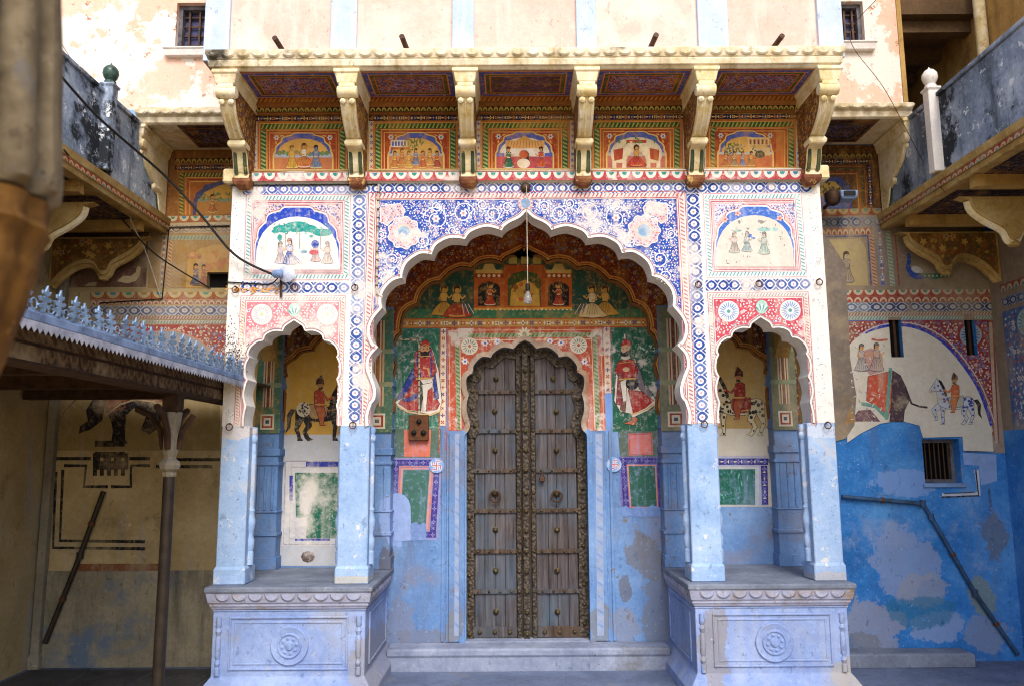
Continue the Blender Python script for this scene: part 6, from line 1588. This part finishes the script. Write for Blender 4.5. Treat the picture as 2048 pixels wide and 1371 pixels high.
# fret around the barred window and pale limewash patches
P = Paint('fret_painting', rw, 'paint_patch', YW)
P.stroke([(1884, 990), (1958, 986), (1953, 938)], 10, 'b8c0cc'); P.up(); P.stroke([(1884, 993), (1957, 990), (1951, 936)], 3.5, '20242c'); P.stroke([(1888, 986), (1950, 983)], 2, '30343c'); P.stroke([(1932, 902), (1990, 902)], 3, '2a3a5a'); P.stroke([(1978, 975), (1982, 1020)], 5, '2a5a8a'); P.up()
P.poly([(1925, 904), (1992, 908), (1994, 960), (1962, 970), (1958, 930), (1928, 928)], '7f9fd4'); P.done()
rs = random.Random(12)
def blob(cx, cy, rx, ry, n=18, j=.22, seed=0):
    r_ = random.Random(seed); return [(cx+rx*(1+r_.uniform(-j, j))*math.cos(6.2832*k/n), cy+ry*(1+r_.uniform(-j, j))*math.sin(6.2832*k/n)) for k in range(n)]
# right wing wall painting (seen edge-on)
Q = Paint('plaster_painting', WR, 'paint_dull', mp=lambda u, v: Vector((4.1495, u, v)), nrm=(-1, 0, 0)); Q.z = .0002
Q.rect(-3.2, Z_(1996, 860, YW), .997, 3.63, '8a7c6c'); Q.done()
for (z0, z1, fn, kw) in ((Z_(1996, 592, YW), Z_(1996, 578, YW), scallops, dict(cell=.09, ground='8a4038', wh='b8a890', te='4a7a70')), (Z_(1996, 622, YW), Z_(1996, 604, YW), lattice, dict(cell=.11, bg='8a98a8', blue='2e3c6c', mid='9aa8b0', dot='8a8a94'))):
    Q = Paint('wall_band_painting', WR, 'paint_dull', mp=lambda u, v: Vector((4.149, u, v)), nrm=(-1, 0, 0)); fn(Q, (.85, (z0+z1)/2), (-2.5, (z0+z1)/2), -abs(z1-z0) if fn is scallops else abs(z1-z0), **kw); Q.done()
Q = Paint('rosette_spandrel', WR, 'paint_dull', mp=lambda u, v: Vector((4.149, u, v)), nrm=(-1, 0, 0))
za, zb = Z_(1996, 860, YW), Z_(1996, 630, YW)
Q.rect(-2.0, za, .85, zb, '3f5f94'); Q.up(); floral(Q, [(-2, za), (.85, za), (.85, zb), (-2, zb)], .05, ['c0c8d0', '8a9ab8', 'a85a5a'], ('c8ccd0',), 1, [(.55, zb-.14, .14)], .2, 71); Q.up(2)
rosette_p(Q, .55, zb-.14, .11, '9ab0b4', '3a7a7a', '6a8a7a', 16); Q.poly([(.62, za), (.60, zb-.45), (.50, zb-.33), (.35, zb-.25), (.1, zb-.2), (-1.2, zb-.2), (-1.2, za)], '8fb2d8'); Q.up(); Q.stroke([(.62, za), (.60, zb-.45), (.50, zb-.33), (.35, zb-.25), (.1, zb-.2)], .03, '4a9a90'); Q.done()
for s, par in ((-1, WL), (1, WR)):
    Q = Paint('edge_painting', par, 'paint_warm' if s < 0 else 'paint_dull', mp=lambda u, v, s=s: Vector((s*(3.25-.052), u, v)), nrm=(-s, 0, 0))
    scallops(Q, (.98, 3.777), (-3.0, 3.777), -.04 if s > 0 else -.04, .075, ground='8a2f28', wh='b8a078', te='9a5a3a'); Q.done()
    Q = Paint('bracket_painting', par, 'paint_warm', mp=lambda u, v: Vector((u, .809, v)))
    xx = sorted((s*3.36, s*4.10)); zt_ = 3.63
    f_ = [(abs(x)*s, z+.035) for x, z in BK if z+.035 < zt_]
    pl = [(f_[0][0], zt_)]+f_+[(f_[-1][0], zt_)]
    Q.poly(pl, '6a4a24'); Q.up(); floral(Q, pl, .06, ['a8863c', '8a5a24', '4a4a30', '8a3a20'], ('b8944a',), 1, (), .2, 81, margin=.3); Q.done()
    Q = Paint('soffit_painting', par, 'paint_warm', mp=lambda u, v: Vector((u, v, 3.7385)), nrm=(0, 0, -1))
    for k in range(3):
        a, b = .80-.98*k, -.02-.98*k; xa, xb = sorted((s*3.34, s*4.08)); Q.rect(xa, b, xb, a, '241c2a'); Q.up(); floral(Q, [(xa+.04, b+.04), (xb-.04, b+.04), (xb-.04, a-.04), (xa+.04, a-.04)], .05, ['5a2a2a', '3a3a5a', '6a5a4a'], (), 1, (), 0, 90+k); Q.up(-1)
    Q.done()
# side balcony soffits
for s, par, z0 in ((-1, SB_L, zsb), (1, SB_R, zsb2)):
    Q = Paint('soffit_painting', par, 'paint_warm', mp=lambda u, v, z0=z0: Vector((u, v, z0-.002)), nrm=(0, 0, -1))
    a, b = sorted((s*2.33, s*(2.95 if s < 0 else 3.02))); y0, y1 = .45, .94
    for d, c in ((0, '5a2a16'), (.012, 'a86a2a'), (.018, '1c1c3a'), (.06, 'a0602a'), (.066, '5a2418'), (.08, '2c3a26'), (.10, '241a2a')): Q.rect(a+d, y0+d, b-d, y1-d, c); Q.up()
    floral(Q, [(a+.1, y0+.1), (b-.1, y0+.1), (b-.1, y1-.1), (a+.1, y1-.1)], .018, ['8a382a', '3a4a8a', 'a07a4a'], ('5a68a0',), 1.1, (), .3, 91, margin=.2); Q.done()

Q = Paint('beam_painting', ver, 'paint_dull', mp=lambda u, v: Vector((XE-.159, u, v)), nrm=(1, 0, 0))
rope(Q, (.85, ZE-.005), (-3.6, ZE-.005), .05, .07, bg='4a3422', fg='6e5434'); arcs(Q, (.85, ZE-.08), (-3.6, ZE-.08), -.07, .10, '3a281c', '6a5236', '46301e'); Q.done()
# ---------------------------------------------------------------- fittings
# bulb
bl = thing('light_bulb', 'clear hanging light bulb on a white cord before the arch', 'light bulb', tuple(B(1056, 600, -.06)))
pc = B(1053, 376, -.06); pe = B(1055.5, 575, -.06)
G().tube([B(1052, 372, -.03), pc, pe], .0035, 6).obj('cord', 'wire_white', bl)
G().lathe([(.0, 0), (.038, .0), (.040, .012), (.030, .026), (.012, .032)], tuple(B(1051, 376, -.004)), 16, '-y').obj('rose', 'iron', bl, smooth=True)
G().lathe([(.012, .03), (.017, .022), (.018, -.01), (.017, -.028)], tuple(pe), 12).obj('holder', 'black', bl, smooth=True)
gl = NT('bulb_glass'); gl.b.inputs['Transmission Weight'].default_value = .85; gl.b.inputs['Roughness'].default_value = .05; gl.b.inputs['IOR'].default_value = 1.2; M['glass'] = gl.done(lin('dfe4ea'), .05)
zb0 = pe.z-.028
G().lathe([(.014, 0), (.016, -.016), (.024, -.036), (.031, -.056), (.032, -.072), (.026, -.088), (.012, -.098), (.001, -.100)], (pe.x, pe.y, zb0), 18).obj('bulb', 'glass', bl, smooth=True)
# fuse board
fb = thing('switch_board', 'small rusty switch board with three round knobs beside the door', 'switch', tuple(B(838, 855, YB-.02)))
a, b, c, d = rect(819, 829, 858, 880, YB)
G().box(a, b, YB-.05, YB-.002, c, d).obj('board', 'rust', fb, bevel=.004)
kn = G().lathe([(.022, 0), (.022, .014), (.016, .020), (.014, .026), (.004, .030)], (0, 0, 0), 12, '-y').mesh('knob', True)
for px, py in ((838, 842), (828, 864), (847, 864)):
    p = B(px, py, YB-.05); put('knob', kn, 'black', fb, (p.x, YB-.05, p.z))
# cable conduits with clips
def conduit(name, label, px, Y, r, m, clips=0, cat_='cable'):
    t = thing(name, label, cat_, tuple(B(*px[0], Y)), 'surface cables')
    pts = [B(x, y, Y) for x, y in px]
    G().tube(pts, r, 6).obj('run', m, t, smooth=True)
    if clips:
        cm = G().box(-r*1.25, r*1.25, -r*1.3, r*.8, -.004, .004).mesh('clip')
        for i in range(len(pts)-1):
            L = (pts[i+1]-pts[i]).length; k = int(L/clips)
            for j in range(1, k): put('clip', cm, 'rust', t, pts[i].lerp(pts[i+1], j/k))
    return t
conduit('cable_strip', 'cream cable strip running down the blue painted spandrel', [(757, 368), (755, 470), (753, 588), (766, 594)], -.012, .008, 'conduit', .06)
conduit('cable_strip', 'cream cable strip above the painted guard and switch board', [(768, 676), (834, 680), (838, 690), (838, 830)], YB-.012, .008, 'conduit', .05)
conduit('black_cable', 'thin black cable under the scallop moulding', [(462, 371), (600, 370), (756, 369)], -.012, .004, 'black')
conduit('black_cable', 'thin dark cable bent along the faded ochre wall panel', [(459, 452), (338, 455), (324, 598), (200, 606)], YW-.012, .006, 'black')
def wire(label, pts, r=.006, m='black', sag=0):
    t = G(); t.tube(pts, r, 6); return tag(t.obj('hanging_wire', m, smooth=True), label, 'wire', 'loose wires')
def curve3(ps, k=8):
    out = []
    P_ = [ps[0]]+ps+[ps[-1]]
    for i in range(1, len(P_)-2):
        for j in range(k):
            t = j/k; p0, p1, p2, p3 = P_[i-1], P_[i], P_[i+1], P_[i+2]
            out.append(.5*((2*p1)+(p2-p0)*t+(2*p0-5*p1+4*p2-p3)*t*t+(3*p1-p0-3*p2+p3)*t**3))
    return out+[ps[-1]]
wire('thick black cable looping from the sooty parapet to the wall lamp', curve3([BX(118, 148, -3.16), BX(200, 238, -3.0), B(330, 352, -.25), B(400, 428, -.15), B(470, 510, -.08), B(545, 549, -.06)]), .009)
wire('black cable crossing the ochre wall to the dark vent hole', curve3([BX(128, 300, -3.16), B(200, 385, .3), B(290, 490, .7), B(350, 535, .9), B(420, 576, YW-.01)]), .006)
wire('twisted red and white flex hanging past the bird painting', curve3([B(243, 350, .35), B(262, 440, .5), B(290, 500, .8), B(322, 596, YW-.012)]), .005, 'wire_white')
wire('short black cable from the vent hole to the wall lamp', curve3([B(452, 564, .0-.01), B(500, 567, -.012), B(540, 568, -.012), B(556, 556, -.03)]), .005)
wire('thin beaded wire slanting past the barred upper window', curve3([B(1752, 0, .3), B(1700, 76, .45), B(1770, 180, .2), B(1850, 330, .25), BX(1890, 385, 3.18)]), .003, 'iron')
wire('thin grey wire slanting across the peach upper wall', curve3([B(118, 80, .40), B(150, 130, .42), B(182, 175, -.12)]), .003, 'iron')
# wall lamp on the porch
wl2 = thing('wall_lamp', 'small grey lamp with round reflector fixed on the porch front', 'lamp', tuple(B(560, 570, -.02)), 'wall lamps')
G().tube([B(562, 594, -.016), B(562, 558, -.016), B(560, 552, -.05)], .010, 8).obj('arm', 'iron', wl2, smooth=True)
p = B(557, 548, -.09)
G().lathe([(.020, -.045), (.032, -.03), (.034, .02), (.022, .034)], tuple(p), 12, 'x').obj('housing', 'zinc', wl2, smooth=True)
G().lathe([(.062, 0), (.064, .010), (.030, .022), (.001, .024)], (p.x+.055, p.y+.03, p.z+.004), 18, '-y').obj('reflector', 'tin', wl2, smooth=True)
# lamp on the right wall
wl3 = thing('wall_lamp', 'dark bulkhead lamp with flat glass fixed over the shaded tree painting', 'lamp', tuple(B(1668, 400, .9)), 'wall lamps')
p = B(1660, 402, .86)
G().tube([(p.x, YW, p.z-.02), (p.x, .86, p.z-.02)], .016, 8).obj('arm', 'iron', wl3, smooth=True)
G().lathe([(.001, -.07), (.05, -.05), (.068, -.01), (.068, .05), (.05, .07)], (p.x, .80, p.z), 14).obj('housing', 'iron', wl3, smooth=True)
G().stack(p.x+.05, p.x+.17, .72, .84, [(0, p.z-.03), (.012, p.z-.01), (.018, p.z+.04), (.01, p.z+.05)]).obj('head', 'zinc', wl3, bevel=.006)
G().box(p.x+.065, p.x+.155, .733, .743, p.z-.005, p.z+.035).obj('lens', 'black', wl3) if False else G().box(p.x+.06, p.x+.16, .695, .701, p.z-.002, p.z+.038).obj('lens', 'black', wl3)
# pipes on the walls
def pipe(name, label, px, Y, r, m):
    t = thing(name, label, 'pipe', tuple(B(*px[0], Y)))
    pts = [B(x, y, Y) for x, y in px]
    G().tube(pts, r, 10).obj('run', m, t, smooth=True)
    for p_ in pts[1:-1]: G().lathe([(r*1.3, -.03), (r*1.3, .03)], tuple(p_), 10).obj('elbow', m, t, smooth=True)
    for i in range(len(pts)-1):
        L = (pts[i+1]-pts[i]).length
        for k in range(int(L/.45)):
            c = pts[i].lerp(pts[i+1], (k+.5)/max(1, int(L/.45))); dv = (pts[i+1]-pts[i]).normalized()*.012
            G().tube([c-dv, c+dv], r*1.35, 8).obj('clamp', 'rust', t, smooth=True)
            G().box(c.x-.008, c.x+.008, Y, Y+.045, c.z-.008, c.z+.008).obj('clamp_stem', 'rust', t)
    return t
M['pipe_blue'] = simple('painted_pipe', '3a5a80', .6, .2, c2='2c3a4c', scale=12)
pipe('water_pipe', 'dark bent pipe slanting down the bright blue wall', [(1684, 992), (1846, 1006), (1862, 1032), (1950, 1185), (2036, 1308)], YW-.03, .018, 'pipe_blue')
pipe('iron_rod', 'dark iron rod leaning across the shaded ochre wall', [(207, 982), (160, 1110), (90, 1285)], YW-.04, .022, 'column')
